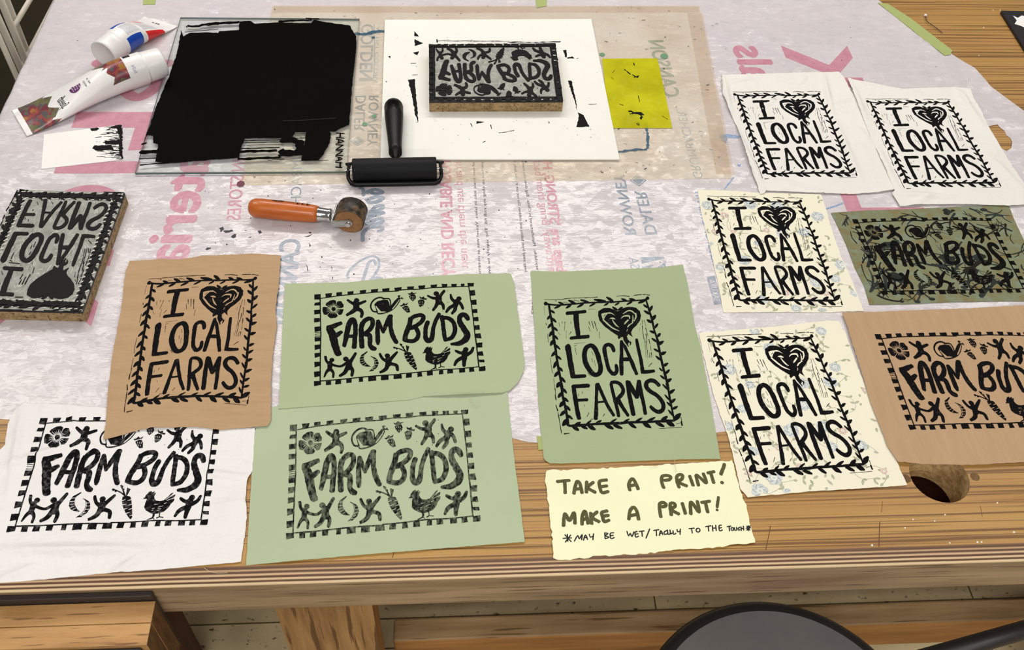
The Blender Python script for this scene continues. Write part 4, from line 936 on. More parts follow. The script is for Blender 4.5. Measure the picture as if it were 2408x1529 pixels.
# batik FARM BUDS
def batik(out):
    rnd = random.Random(9); st = random.getstate(); random.seed(9); A = Art()
    xs = [p[0] for p in out]; ys = [p[1] for p in out]
    for k in range(105):
        x, y = rnd.uniform(min(xs), max(xs)), rnd.uniform(min(ys), max(ys)); a = rnd.choice((-.9, -.7, -.5, .8, 1.2)) + rnd.uniform(-.3, .3) + (math.pi if rnd.random() < .5 else 0)
        L = rnd.uniform(.015, .05); w = rnd.uniform(.0012, .0036) if k % 4 else rnd.uniform(.0035, .006); c = rnd.uniform(-.5, .5)
        pts = [(x + L * t * math.cos(a + c * t), y + L * t * math.sin(a + c * t)) for t in (0, .33, .66, 1)]
        key = 'branch' if rnd.random() < .65 else 'branch_dark'
        A.stroke(pts, [w, w * .9, w * .7, w * .3], key, 0, .003, .12)
        for t in (1, 2):
            b2 = a + rnd.choice((-1, 1)) * rnd.uniform(.4, .8); l2 = L * rnd.uniform(.3, .55); p = pts[t]
            A.stroke([p, (p[0] + l2 * .5 * math.cos(b2), p[1] + l2 * .5 * math.sin(b2)), (p[0] + l2 * math.cos(b2 + c), p[1] + l2 * math.sin(b2 + c))], [w * .7, w * .6, w * .4], key, 0, .003, .12)
        if rnd.random() < .12: A.disc(pts[0], w * 2, key, 0, 9, w * 1.2)
    for u, v_, r in ((2090,578,.011),(2110,655,.012),(2225,612,.010),(2300,608,.010),(2226,500,.007),(2125,500,.006)):
        c = PW(u, v_); A.fill([(c[0] + r * (1 + .35 * math.sin(3 * t + u)) * math.cos(t), c[1] + r * .8 * (1 + .35 * math.cos(2 * t + v_)) * math.sin(t)) for t in [k * .42 for k in range(15)]], 'branch', 0)
    random.setstate(st); return A
base = .0012
q = quad_rigid(PW(2003,516.4,base), PW(2075,694.4,base), .2085)
BAT = mat('olive_batik_cotton', (120,124,94), .85, .15, var=(38,.46,.66,(124,106,66)), speck=(60,.5,.62,(122,132,110)), bump=(900,.3,.0003))
cloth('fabric_print', 'dark olive batik cloth with branch pattern, printed FARM BUDS in black', crop(*c2, [(1055,182),(1300,165),(1600,155),(2000,135),(2300,125),(2340,230),(2420,400),(2480,600),(2545,800),(2300,800),(1900,805),(1600,820),(1325,825),(1290,700),(1220,560),(1160,400),(1100,270)]),
      base, BAT, FB.mapped(print_map(q)), {'branch': mat('batik_blue_grey', (48,54,54), .85, .1, var=(50,.4,.62,(36,39,35))), 'branch_dark': mat('batik_dark', (32,32,27), .85, .1), 'ink': ink('ink_on_batik', (36,36,30), .5, .8, (10,10,10)), 'paper': BAT}, [], amp=.0004, seed=91, extra=batik, jit=.0002)
# tan FARM BUDS, right
base = .0032
q = quad_rigid(PW(2055.4,787.1,base), PW(2139.3,1012,base), .2085)
cloth('fabric_print', 'tan cloth printed FARM BUDS, running off the right side below the dark batik print', crop(*c3, [(1130,48),(1400,42),(1700,30),(2100,12),(2408,-5),(2640,-15),(2760,420),(2890,1055),(2408,1095),(2050,1112),(1700,1110),(1520,1090),(1450,980),(1400,850),(1340,700),(1290,530),(1200,250),(1160,120)]),
      base, TAN2, FB.mapped(print_map(q)), {'ink': ink('ink_on_tan', (84,70,52), .6, .85), 'paper': TAN2}, [], amp=.0012, freq=16, seed=101)
# tan I LOVE LOCAL FARMS, left
base = .0034
q = wq([(348.3,658.5),(610.4,648.4),(582,955),(291.8,973)], base)
cloth('fabric_print', 'tan cloth printed I heart LOCAL FARMS, left of the green prints', crop(*c4, [(210,112),(440,100),(570,100),(750,72),(900,68),(1120,58),(1340,68),(1325,300),(1300,480),(1310,600),(1280,800),(1265,1010),(1265,1310),(1245,1345),(1060,1360),(880,1375),(740,1355),(600,1355),(400,1362),(300,1370),(200,1400),(100,1430),(10,1448),(30,1330),(40,1150),(60,990),(75,820),(105,680),(120,590),(145,480),(160,330),(180,180)]),
      base, TAN, IL.mapped(print_map(q, {'bottom': (0, .008), 'top': (0, .003)})), {'ink': ink('ink_on_tan', (84,70,52)), 'paper': TAN}, [(*crop(*c4, [a, c]), h, w) for a, c, h, w in (((300,1300),(420,1370),1.8,7),((1230,300),(1330,420),1.4,8),((440,110),(480,220),1.2,8),((60,1000),(110,1300),1.2,8))], amp=.0014, freq=14, seed=111, jit=.0006)
# handwritten sign
base = .0018
SG = Art(); sp_ = lambda pts: [PW(*p, base) for p in crop((1260,1070), 4.459, pts)]
mm = 1 / (4.459 * 2000)
def wr(pts, w=36, key='pen', **k): SG.stroke(sp_(pts), w * mm, key, step=.0012, jit=.05, **k)
for p in ([(225,282),(350,270)],[(303,285),(308,400)],[(400,405),(413,330),(435,280),(462,305),(485,400)],[(410,362),(475,355)],[(533,285),(530,395)],[(602,290),(545,345),(622,395)],[(742,265),(668,282),(672,345),(695,398),(757,387)],[(672,338),(745,327)],
          [(985,372),(975,310),(1008,252),(1042,290),(1072,362)],[(985,327),(1045,317)],[(1340,347),(1320,290),(1325,230),(1370,218),(1412,230),(1402,260),(1352,270)],[(1500,342),(1480,280),(1480,225),(1520,208),(1540,222),(1528,258),(1490,285),(1580,328)],[(1613,225),(1647,322)],[(1705,322),(1685,215),(1785,297),(1757,200)],
          [(1802,192),(1868,177)],[(1832,190),(1865,295)],[(290,745),(305,620),(352,690),(400,610),(410,720)],[(485,730),(487,650),(510,592),(532,640),(547,720)],[(492,682),(537,667)],[(575,612),(585,722)],[(642,600),(592,655),(662,702)],[(747,590),(692,607),(700,650),(717,702),(767,687)],[(702,647),(760,637)],
          [(975,677),(987,590),(1025,552),(1057,590),(1077,677)],[(987,642),(1060,627)],[(1310,652),(1300,590),(1297,520),(1330,502),(1362,518),(1358,540),(1322,548)],[(1420,632),(1410,560),(1412,512),(1450,512),(1460,540),(1424,577),(1497,622)],[(1535,512),(1567,617)],[(1625,622),(1627,500),(1710,602),(1692,490)],[(1737,502),(1822,489)],[(1775,497),(1802,602)]): wr(p)
wr([(1977,103),(1960,150),(1940,205)], [44, 38, 26] if False else 38); wr([(1914,447),(1900,550)], 30)
for c, r in (((1952,293),20),((1900,580),15)): SG.disc(sp_([c])[0], r * mm, 'pen', 0, 10)
for p in ([(285,877),(375,872)],[(330,835),(335,907)],[(305,840),(370,912)],[(365,842),(310,917)],[(405,905),(440,847),(456,882),(485,837),(480,892)],[(500,897),(520,842),(542,890)],[(508,870),(537,866)],[(560,835),(572,865),(600,855)],[(605,830),(598,892)],
          [(722,820),(727,882)],[(720,822),(757,827),(728,850),(766,866),(727,882)],[(817,820),(780,827),(787,880),(822,870)],[(785,850),(812,847)],[(955,805),(972,852),(990,825),(1007,860),(1027,810)],[(1062,805),(1040,815),(1047,865),(1077,855)],[(1045,836),(1070,830)],[(1085,806),(1135,800)],[(1110,806),(1116,857)],
          [(1193,780),(1155,875)],[(1235,796),(1290,786)],[(1262,793),(1266,850)],[(1295,847),(1310,797),(1332,840)],[(1302,827),(1325,822)],[(1372,795),(1345,812),(1350,837),(1376,830)],[(1380,790),(1387,837),(1410,825),(1405,790)],[(1410,832),(1440,820)],[(1438,797),(1445,837),(1467,825)],[(1480,785),(1487,810),(1510,802)],[(1515,780),(1512,837)],
          [(1605,776),(1660,771)],[(1632,775),(1640,822)],[(1780,756),(1835,746)],[(1808,752),(1812,802)],[(1850,745),(1856,802)],[(1885,740),(1891,797)],[(1852,773),(1888,768)],[(1946,740),(1920,746),(1926,799),(1955,790)],[(1922,771),(1946,766)],[(2005,756),(2045,749)],[(2025,752),(2031,799)],
          [(2080,765),(2087,795),(2105,790),(2103,762)],[(2137,762),(2118,776),(2123,793),(2139,788)],[(2150,755),(2154,796)],[(2175,750),(2179,791)],[(2151,776),(2176,772)],[(2205,771),(2250,766)],[(2228,745),(2229,797)],[(2212,749),(2245,791)],[(2246,748),(2212,791)]): wr(p, 12, 'marker')
for c, r in (((1700,792),21),((2060,780),15)): wr([(c[0]+r*math.cos(k*.785), c[1]+r*math.sin(k*.785)) for k in range(8)], 12, 'marker', closed=True)
PAP = mat('cream_rag_paper', (234,234,198), .8, .2, var=(8,.3,.7,(230,229,190)), bump=(300,.2,.0004))
cloth('handwritten_sign', 'cream torn-edge paper sign reading TAKE A PRINT! MAKE A PRINT! at the bench front', crop((1260,1070), 4.459, [(108,165),(600,145),(1000,125),(1500,95),(2060,62),(2090,180),(2150,380),(2200,520),(2245,720),(2305,920),(2200,935),(2000,950),(1850,975),(1700,990),(1500,995),(1200,1030),(1000,1040),(800,1055),(600,1065),(450,1085),(350,1105),(230,1110),(185,1080),(180,950),(150,700),(120,420),(95,230)]),
      base, PAP, SG, {'pen': mat('olive_pen', (74,72,36), .6, .3, var=(200,.4,.65,(88,84,46))), 'marker': mat('black_pen', (20,19,24), .55, .3)}, [], amp=.0004, seed=121, jit=.0013, cat='sign')

# ------------------------------------------------------------------ clear mat, yellow film, mat board, glass
M_clear = clear_mat('clear_plastic_mat', (251,248,241), .10, .14, bump=(60,.5,.002), patch=(9,.07,.24))
M_paint = mat('dark_blue_paint', (22,62,88), .4, .4, var=(150,.4,.6,(40,88,110))); M_tape_brown = clear_mat('old_brown_tape', (252,249,246), .04, .3)
M_flk = mat('black_ink_fleck', (14,13,14), .6, .08)
facets(M_clear, [(110, .22, (1, 1, 1), 1.2)])
zc = .0013
cm = thing('clear_plastic_mat', (*PW(1150, 220, zc), T + .0006), 'large clear yellowed plastic mat under the white board and the yellow film', 'mat')
b = MB()
cmq = [PW(*p, zc) for p in ((640,14),(1646,14),(1722,419),(566,435))]
b.prism(ccw(cmq), T + .0010, T + .0013, M_clear)
fb_ = b
b = MB()
def strip(p, q, w, m, z0=.00135, z1=.0015):
    a, c = PW(*p, z1), PW(*q, z1); dx, dy = c[0]-a[0], c[1]-a[1]; L = math.hypot(dx, dy); nx, ny = -dy/L*w/2, dx/L*w/2
    b.prism(ccw([(a[0]+nx,a[1]+ny),(c[0]+nx,c[1]+ny),(c[0]-nx,c[1]-ny),(a[0]-nx,a[1]-ny)]), T + z0, T + z1, m)
strip((642,21),(1644,21), .022, M_tape_brown); strip((1634,30),(1706,410), .028, M_tape_brown)
b.build('border_tape', cm)
PM = Art(); zp = .0016
q_ = lambda pts: [PW(*p, zp) for p in pts]
PM.stroke(q_([(838,79),(862,80),(885,74),(906,73)]), .007, 'paint', step=.002, jit=.3)
PM.stroke(q_([(1456,357),(1490,352),(1521,350),(1522,320),(1517,268),(1510,262)]), .0042, 'paint', step=.002, jit=.45)
PM.stroke(q_([(1482,272),(1500,268),(1512,275)]), .008, 'paint', step=.002, jit=.5)
for p in ([(1500,200),(1500,215)],[(1501,225),(1503,240)],[(1505,250),(1508,262)]): PM.stroke(q_(p), .0018, 'paint', step=.002, jit=.4)
for k in range(70):
    u, v_ = random.uniform(1400, 1690), random.uniform(20, 415); c = PW(u, v_, zp); a = random.uniform(0, 3); l = random.uniform(.0005, .007)
    PM.stroke([c, (c[0] + l * math.cos(a), c[1] + l * math.sin(a) * .5)], random.uniform(.0004, .0012), 'fleck', step=.002, jit=.3)
for k in range(40):
    u, v_ = random.uniform(600, 1500), random.uniform(15, 44) if k < 18 else random.uniform(380, 428); c = PW(u, v_, zp); a = random.uniform(0, 3); l = random.uniform(.0005, .005)
    PM.stroke([c, (c[0] + l * math.cos(a), c[1] + l * math.sin(a) * .5)], random.uniform(.0004, .0011), 'fleck', step=.002, jit=.3)
for u, v_, r, k in ((1416,128,.005,'leafgreen'),(858,292,.0045,'leafgreen'),(880,273,.004,'leafgreen'),(1562,132,.007,'leafgreen'),(878,88,.003,'paint'),(566,432,.006,'maroon')):
    c = PW(u, v_, zp); PM.disc(c, r, k, 0, 7, r * 1.1)
lay(fb_, PM, lambda x, y: T + zp, {'paint': M_paint, 'fleck': M_flk, 'leafgreen': mat('green_paint_blot', (96,140,106), .4), 'maroon': MATS['maroon_mark']}, .0001, .00004)
fb_.build('film', cm)
M_yel = clear_mat('yellow_acetate', (218,214,24), .62, .2, patch=(14,.5,.72), bump=(60,.2,.001))
facets(M_yel, [(110, .11, (1, 1, 1), 1.2)])
b = MB(); zy = .0020; b.prism(ccw([PW(*p, zy) for p in ((1416,138),(1546,137),(1581,301),(1434,301))]), T + .0017, T + .0020, M_yel)
YM = Art()
for p, w in (([(1468,163),(1482,175)],3),([(1488,176),(1500,182)],4),([(1456,245),(1466,248)],2),([(1482,268),(1506,265),(1508,280)],5),([(1497,290),(1503,295),(1500,288)],2.4),([(1556,272),(1570,281)],1.6),([(1491,182),(1502,178)],3),([(1490,148),(1492,154)],3),([(1446,165),(1440,172)],1),([(1437,182),(1443,187)],1.2),([(1501,225),(1504,240)],2),([(1480,262),(1512,270)],8)):
    YM.stroke([PW(*q, zy) for q in p], w / 1700, 'fleck', step=.0015, jit=.5)
lay(b, YM, lambda x, y: T + zy, {'fleck': M_flk}, .0001)
o = b.build('yellow_film'); tag(o, 'square of see-through yellow film lying by the right edge of the white board', 'film')
# white board with smears
M_board = mat('white_mat_board', (230,229,222), .7, .25, var=(7,.35,.7,(226,225,216)), speck=(26,.68,.76,(206,204,196)))
zb = .0042
b = MB(); b.prism(ccw([PW(*p, zb) for p in ((905,46.5),(1390.5,44.5),(1457,374.5),(894.5,374.5))]), T + .0021, T + zb, M_board)
BM = Art(); z3 = lambda pts: [PW(*p, zb) for p in crop((800,0), 3.253, pts)]
for p in ([(565,240),(605,280),(568,275)],[(568,300),(635,332),(570,352)],[(558,402),(600,393),(592,425),(570,415)],[(518,612),(572,605),(578,700),(592,850),(596,945),(572,870),(548,720)],[(1740,618),(1770,618),(1800,750),(1815,860),(1862,880),(1907,970),(1808,974),(1825,890),(1788,760)],[(1045,925),(1102,935),(1040,948)],
          [(1705,385),(1728,382),(1735,440),(1720,435)],[(1738,440),(1775,432),(1792,446),(1740,450)],[(735,300),(745,302),(748,330),(735,320)],[(365,435),(385,430),(382,445)],[(345,622),(358,622),(355,632)]):
    BM.fill(sub_edges(z3(p), .002, .0008, 3), 'ink')
BM.stroke(z3([(755,312),(1000,314),(1285,318)]), .0042, 'thin', step=.003, jit=.4); BM.stroke(z3([(1285,322),(1480,325),(1682,318)]), .0028, 'ink', step=.003, jit=.5)
for p in ([(1215,1018),(1330,1000)],[(1595,930),(1598,945)],[(1150,955),(1158,985)],[(998,945),(1010,970)],[(540,485),(580,485)],[(552,575),(590,572)],[(1090,1090),(1110,1080)],[(1900,800),(1960,795)],[(1810,450),(1822,446)]): BM.stroke(z3(p), .0012, 'ink', step=.002, jit=.4)
for k in range(60):
    c = PW(random.uniform(912, 1440), random.uniform(56, 365), zb); r = random.uniform(.0003, .0012); BM.disc(c, r, 'thin', 0, 6, r * random.uniform(.4, 1.5))
lay(b, BM, lambda x, y: T + zb, {'ink': M_flk, 'thin': mat('faint_ink_smear', (120,118,116), .6, var=(300,.4,.6,(190,188,182)))}, .00015)
b.build('tmp_board') if False else None
o = b.build('mat_board'); tag(o, 'white mat board with black ink smears under the carved FARM BUDS block', 'board')
# glass plate with rolled-out ink
zg = .0053
M_glass = clear_mat('plate_glass', (250,252,251), .05, .05, 1.5); M_gedge = mat('glass_cut_edge', (92,108,104), .15, .6)
GQ = [PW(*p, zg) for p in ((424.5,40.5),(845.5,44),(814.5,403),(317,406))]
gt = thing('glass_plate', (*PW(590, 220, zg), T + .0013), 'glass inking plate rolled with a big black slab of ink, left of the white board', 'glass plate')
b = MB(); gq = ccw(GQ); n = 4
b.add([(x, y, T + zg) for x, y in gq], [(0,1,2,3)], M_glass); b.add([(x, y, T + .0013) for x, y in gq], [(3,2,1,0)], M_glass)
b.add([(x, y, T + .0013) for x, y in gq] + [(x, y, T + zg) for x, y in gq], [(i,(i+1)%4,4+(i+1)%4,4+i) for i in range(4)], M_gedge)
b.build('glass_sheet', gt)
GI = Art(); z2 = lambda pts: [PW(*p, zg) for p in crop((300,0), 3.474, pts)]
main = z2([(440,245),(455,300),(500,270),(640,265),(740,270),(750,255),(910,245),(915,175),(1000,170),(1040,195),(1240,182),(1300,185),(1500,190),(1520,160),(1610,180),(1650,185),(1700,205),(1820,210),(1835,250),(1868,300),(1868,400),(1850,560),(1835,700),(1810,1020),(1740,1050),(1690,1078),(1650,1075),(1660,1100),(1650,1170),(1600,1260),(1560,1310),(1420,1312),(1440,1200),(1460,1080),(1370,1080),(1340,1130),(1270,1130),(960,1130),(930,1200),(910,1290),(700,1305),(400,1330),(330,1335),(230,1320),(240,1240),(250,1180),(210,1170),(205,1110),(160,1105),(125,1180),(150,1100),(175,1050),(240,850),(330,650),(400,450),(430,300)])
GI.fill(sub_edges(main, .004, .0009, 5), 'slab', grid=.012)
G = lambda pts, w, key='slab', **k: GI.stroke(z2(pts), w / 3.474 / 1520, key, step=.003, jit=k.get('jit', .25))
for p, w in (([(110,1245),(240,1240)],40),([(105,1350),(200,1340),(335,1330)],16),([(100,1298),(240,1292)],14),([(120,1180),(150,1170)],20),([(910,1300),(1200,1290),(1240,1285)],30),([(930,1215),(1240,1205)],12),([(920,1240),(1210,1232)],30),([(950,1150),(1270,1142)],9),([(950,1168),(1270,1160)],9),([(945,1188),(1270,1180)],6),([(1240,1270),(1430,1262)],26),([(1270,1150),(1390,1160),(1390,1250),(1260,1240)],70),([(1370,1095),(1455,1092)],6),([(1370,1112),(1455,1110)],6),([(1370,1130),(1455,1127)],8),([(1375,1160),(1455,1157)],6),([(1385,1230),(1440,1225)],12),
             ([(500,215),(580,212),(600,205)],34),([(610,205),(740,190)],44),([(760,192),(905,182)],36),([(470,262),(740,240)],10),([(480,285),(560,270)],12),([(1240,175),(1500,165)],26),([(1460,150),(1560,155)],18),([(1650,195),(1800,215)],36),([(1290,1318),(1640,1308)],6),([(470,320),(462,310)],10),([(1150,1310),(1280,1300)],8),([(485,225),(480,215),(500,205)],10)): G(p, w)
for p in ([(1705,1110),(1770,1100)],[(1720,1095),(1740,1118)],[(1705,1088),(1770,1090)], ): pass
hx0, hx1 = 1706, 1768
def vl(pts): G(pts, 13, 'slab', jit=.08)
y = 1088
for ch in 'HANNAH':
    A0, A1 = y, y + 38; m_ = (A0 + A1) / 2
    if ch == 'H': vl([(hx0, A0), (hx1, A0 + 4)]); vl([(hx0, A1), (hx1, A1 + 4)]); vl([(1737, A0), (1737, A1)])
    elif ch == 'A': vl([(hx0, A0), (hx1, m_), (hx0, A1)]); vl([(1725, A0 + 8), (1725, A1 - 8)])
    else: vl([(hx0, A0), (hx1, A0 + 3)]); vl([(hx1, A0 + 3), (hx0, A1)]); vl([(hx0, A1), (hx1, A1 + 3)])
    y += 48; hx0 -= 1; hx1 -= 4
GI.stroke(z2([(1275,992),(1450,985),(1700,968)]), .0028, 'wet', 2, .004, .2)
M_slab = mat('rolled_black_ink', (5,4,3), .8, .02, bump=(800,.6,.0006), rvar=(12,.34,.55)); M_wet = mat('wet_ink_ridge', (4,4,4), .2, .4)
b = MB(); lay(b, GI, lambda x, y: T + zg, {'slab': M_slab, 'wet': M_wet}, .0002, .0003); b.build('ink_layer', gt)

# ------------------------------------------------------------------ carved blocks
M_lino = mat('grey_carved_lino', (160,160,152), .7, .25, var=(60,.35,.65,(138,138,130)), bump=(200,.4,.001)); M_gouge = mat('pale_gouge_line', (196,196,186), .7, .2); M_gouge2 = mat('dark_gouge_line', (112,112,106), .7, .2)
M_inked = mat('inked_lino_relief', (8,7,8), .45, .12, bump=(600,.4,.0005)); M_mdf = mat('worn_brown_block_edge', (170,144,104), .7, .25, var=(110,.35,.65,(128,104,70),(1,1,2)), speck=(260,.56,.68,(84,66,46)), bump=(150,.4,.001))
M_mdf2 = mat('block_top_rim', (24,23,24), .5)
def block(name, label, quad_px, z0, z1, art, seed, group=None):
    q = [PW(*p, z1) for p in quad_px]        # canonical order TL, TR, BR, BL of the *print*
    c = (sum(p[0] for p in q) / 4, sum(p[1] for p in q) / 4)
    t = thing(name, (*c, T + z0), label, 'printing block', 'carved printing blocks')
    qq = ccw(q)
    b = MB(); b.prism(qq, T + z0, T + z1 - .005, M_mdf); b.build('wood_base', t, bevel=.0008)
    zl = z1 - .0012
    b = MB(); b.prism(qq, T + z1 - .005, T + zl, M_lino, M_mdf2)
    m = print_map(q); A = Art(); rnd = random.Random(seed); st = random.getstate(); random.seed(seed)
    for k in range(900):
        s, u = rnd.uniform(.03, .97), rnd.uniform(.03, .97)
        a = noise2(s * 7, u * 7, seed) * 9; l = rnd.uniform(.012, .05)
        A.stroke([(s, u), (min(.99, max(.01, s + l * math.cos(a))), min(.99, max(.01, u + l * math.sin(a))))], rnd.uniform(.0018, .005), 'g1' if rnd.random() < .72 else 'g2', 0, .02, .1, cap=False)
    random.setstate(st)
    lay(b, A.mapped(m), lambda x, y: T + zl, {'g1': M_gouge, 'g2': M_gouge2}, .00008, 0)
    F = Art()
    return t, b, m, zl
t, b, m, zl = block('lino_block', 'carved lino block with FARM BUDS mirrored and upside down, standing on the white board', [(1009,236),(1324.5,235.2),(1306.3,100.5),(1008.4,103.6)], .0043, .0262, FB, 5)
F = Art()
for p in ([(0,.034),(1,.034)],[(0,.966),(1,.966)],): F.stroke(p, .066, 'ink', step=.03, jit=.05, cap=False)
for p in ([(.025,0),(.025,1)],[(.975,0),(.975,1)]): F.stroke(p, .048, 'ink', step=.03, jit=.05, cap=False)
lay(b, F.mapped(m), lambda x, y: T + zl, {'ink': M_inked}, .0005, 0)
for p in [(.06 + .064 * k, y) for k in range(15) for y in (.022, .978)] : pass
TK = Art()
for k in range(14):
    s = .085 + .064 * k
    for y in (.02, .976): TK.stroke([(s - .008, y), (s + .008, y + .004)], .016, 'g', step=.006, jit=.3)
for k in range(9):
    u = .13 + .093 * k
    for x in (.02, .978): TK.stroke([(x - .008, u), (x + .008, u)], .016, 'g', step=.006, jit=.3)
lay(b, TK.mapped(m), lambda x, y: T + zl, {'g': M_gouge}, .0006, 0)
lay(b, FB.mapped(m), lambda x, y: T + zl, {'ink': M_inked, 'paper': M_inked}, .0012, .00005, relief=.0011)
b.build('carved_face', t)
ilz = .0215
# the second block: front-left corner is off the picture
qr = [PW(192.6, 731.9, ilz), PW(293.2, 452.3, ilz), PW(41, 444.9, ilz)]
fl_ = (qr[0][0] + qr[2][0] - qr[1][0], qr[0][1] + qr[2][1] - qr[1][1])
def block_w(name, label, q, z0, z1, seed):
    global PW
    keep = PW; pts = iter(q); PW = lambda *a: next(pts)
    try: return block(name, label, [(0, 0)] * 4, z0, z1, None, seed)
    finally: PW = keep
t, b, m, zl = block_w('lino_block', 'carved lino block with LOCAL FARMS mirrored and upside down, at the left edge', [fl_, qr[0], qr[1], qr[2]], .0015, ilz, 8)
F = Art()
for p in ([(0,.045),(1,.045)],[(0,.955),(1,.955)]): F.stroke(p, .05, 'ink', step=.03, jit=.3, cap=False)
for p in ([(.06,0),(.06,1)],[(.94,0),(.94,1)]): F.stroke(p, .07, 'ink', step=.03, jit=.3, cap=False)
lay(b, F.mapped(m), lambda x, y: T + zl, {'ink': M_inked}, .0005, 0)
TK = Art()
for k in range(26):
    u = .04 + .036 * k
    for x in (.025, .1, .9, .975): TK.stroke([(x - .012, u), (x + .014, u + .012)], [.006, .014, .003], 'g', step=.006, jit=.3)
for k in range(17):
    s = .06 + .055 * k
    for y in (.018, .075, .925, .982): TK.stroke([(s - .015, y), (s + .02, y + .004)], [.004, .009, .002], 'g', step=.006, jit=.3)
lay(b, TK.mapped(m), lambda x, y: T + zl, {'g': M_gouge}, .0006, 0)
lay(b, IL.mapped(m), lambda x, y: T + zl, {'ink': M_inked}, .0012, .00005, relief=.0011)
HL = Art()
for v, f, k, l in IL.items:
    if k == 'paper': HL.items.append((v, f, 'g', l))
for cx, cy in ((.60,.14),(.68,.13),(.74,.17)): HL.stroke([(cx, cy), (cx + .03, cy + .015)], .004, 'g', step=.006)
b.build('carved_face', t)

# ------------------------------------------------------------------ black brayer
M_blk = mat('black_plastic', (14,14,15), .42, .25); M_rub = mat('black_rubber_roller', (17,17,19), .6, .2, bump=(700,.5,.0005)); M_steel = mat('bright_steel', (190,188,184), .22, .5, metal=1.0); M_frame = mat('black_painted_frame', (11,11,12), .4, .25)
zr = .0178; pa, pb = PW(829, 400, zr), PW(1027, 396, zr)
bt = thing('brayer', (*PW(928, 400, zr), T + .0012), 'black brayer with a wide black rubber roller, its handle resting on the white board', 'brayer')
A3 = Vector((*pa, T + zr)); B3 = Vector((*pb, T + zr)); ax = (B3 - A3).normalized(); pe = Vector((-ax.y, ax.x, 0))
LL = (B3 - A3).length
b = MB(); b.lathe(A3, B3, [(0,.012),(.0004,.0160),(.002,.0166),(LL-.002,.0166),(LL-.0004,.0160),(LL,.012)], M_rub, 48); b.build('roller', bt, smooth_=True).data.polygons[0].use_smooth = False
b = MB(); b.tube([A3 - ax * .011, B3 + ax * .011], .0017, M_steel); b.build('axle', bt)
b = MB()
zf_ = T + .0056; fy = -.0142
def bar(p, w, h):
    for i in range(len(p) - 1): b.tube([p[i], p[i+1]], w, M_frame, 8)
lo = Vector((0, 0, zf_ - A3.z))
P = [A3 - ax * .006, A3 - ax * .0062 + pe * (-.012) + Vector((0,0,-.005)), A3 - ax * .002 + pe * (fy) + lo, A3 + ax * .003 + pe * (fy - .003) + lo, B3 - ax * .003 + pe * (fy - .003) + lo, B3 + ax * .002 + pe * fy + lo, B3 + ax * .0062 + pe * (-.012) + Vector((0,0,-.005)), B3 + ax * .006]
b.tube(catmull([tuple(p) for p in P], .004), [.0027 if i < 5 else .0040 for i in range(len(catmull([tuple(p) for p in P], .004)))][:len(catmull([tuple(p) for p in P], .004)) - 5] + [.0027] * 5, M_frame, 10)
P2 = [A3 - ax * .0055, A3 - ax * .0052 + pe * .012 + Vector((0,0,-.003)), A3 + ax * .001 + pe * .0200 + Vector((0,0,-.004)), B3 - ax * .001 + pe * .0200 + Vector((0,0,-.004)), B3 + ax * .0052 + pe * .012 + Vector((0,0,-.003)), B3 + ax * .0055]
b.tube(catmull([tuple(p) for p in P2], .004), .0025, M_frame, 10)
b.build('frame', bt, smooth_=True)
hn = Vector((*PW(930, 362, .021), T + .0215)); he = Vector((*PW(925.5, 243, .0190), T + .0195)); HL_ = (he - hn).length
b = MB(); prof = [(-.012,.0042),(0,.0062),(.001,.0098),(.012,.0100),(.03,.0108),(.06,.0126),(.09,.0142),(HL_-.012,.0147)]
for k in range(7): a = k / 6 * math.pi / 2; prof.append((HL_ - .012 + .0150 * math.sin(a), .0147 * math.cos(a)))
b.lathe(hn, he, prof, M_blk, 40); b.build('handle', bt, smooth_=True)

# ------------------------------------------------------------------ orange-handled seam roller
M_orw = mat('orange_varnished_wood', (196,104,40), .34, .45, var=(5,.35,.65,(172,84,28),(3,22,22)), coat=.15); M_chr = mat('chromed_steel', (205,205,202), .16, .5, metal=1.0); M_fork = mat('zinc_plated_fork', (176,178,174), .3, .5, metal=.85)
M_whl = mat('tan_rubber_wheel_face', (150,110,74), .7, .25, var=(60,.4,.6,(134,96,62))); M_whd = mat('inky_wheel_tread', (92,72,48), .5, .35, var=(85,.44,.56,(30,27,22)))
h0 = Vector((*PW(585, 487, .0145), T + .0142)); h1 = Vector((*PW(748, 503, .0145), T + .0140)); HD = (h1 - h0).normalized(); HP = Vector((-HD.y, HD.x, 0)); HLn = (h1 - h0).length
rt_ = thing('seam_roller', (*PW(720, 510, .01), T + .0005), 'small hand roller with orange wooden handle and brown wheel, in front of the glass', 'roller')
b = MB(); b.lathe(h0, h1, [(0,.003),(.0012,.0078),(.004,.0110),(.009,.0132),(.02,.0138),(.05,.0136),(HLn-.02,.0130),(HLn-.006,.0122),(HLn,.0108)], M_orw, 40); hdl = b.build('handle', rt_, smooth_=True)
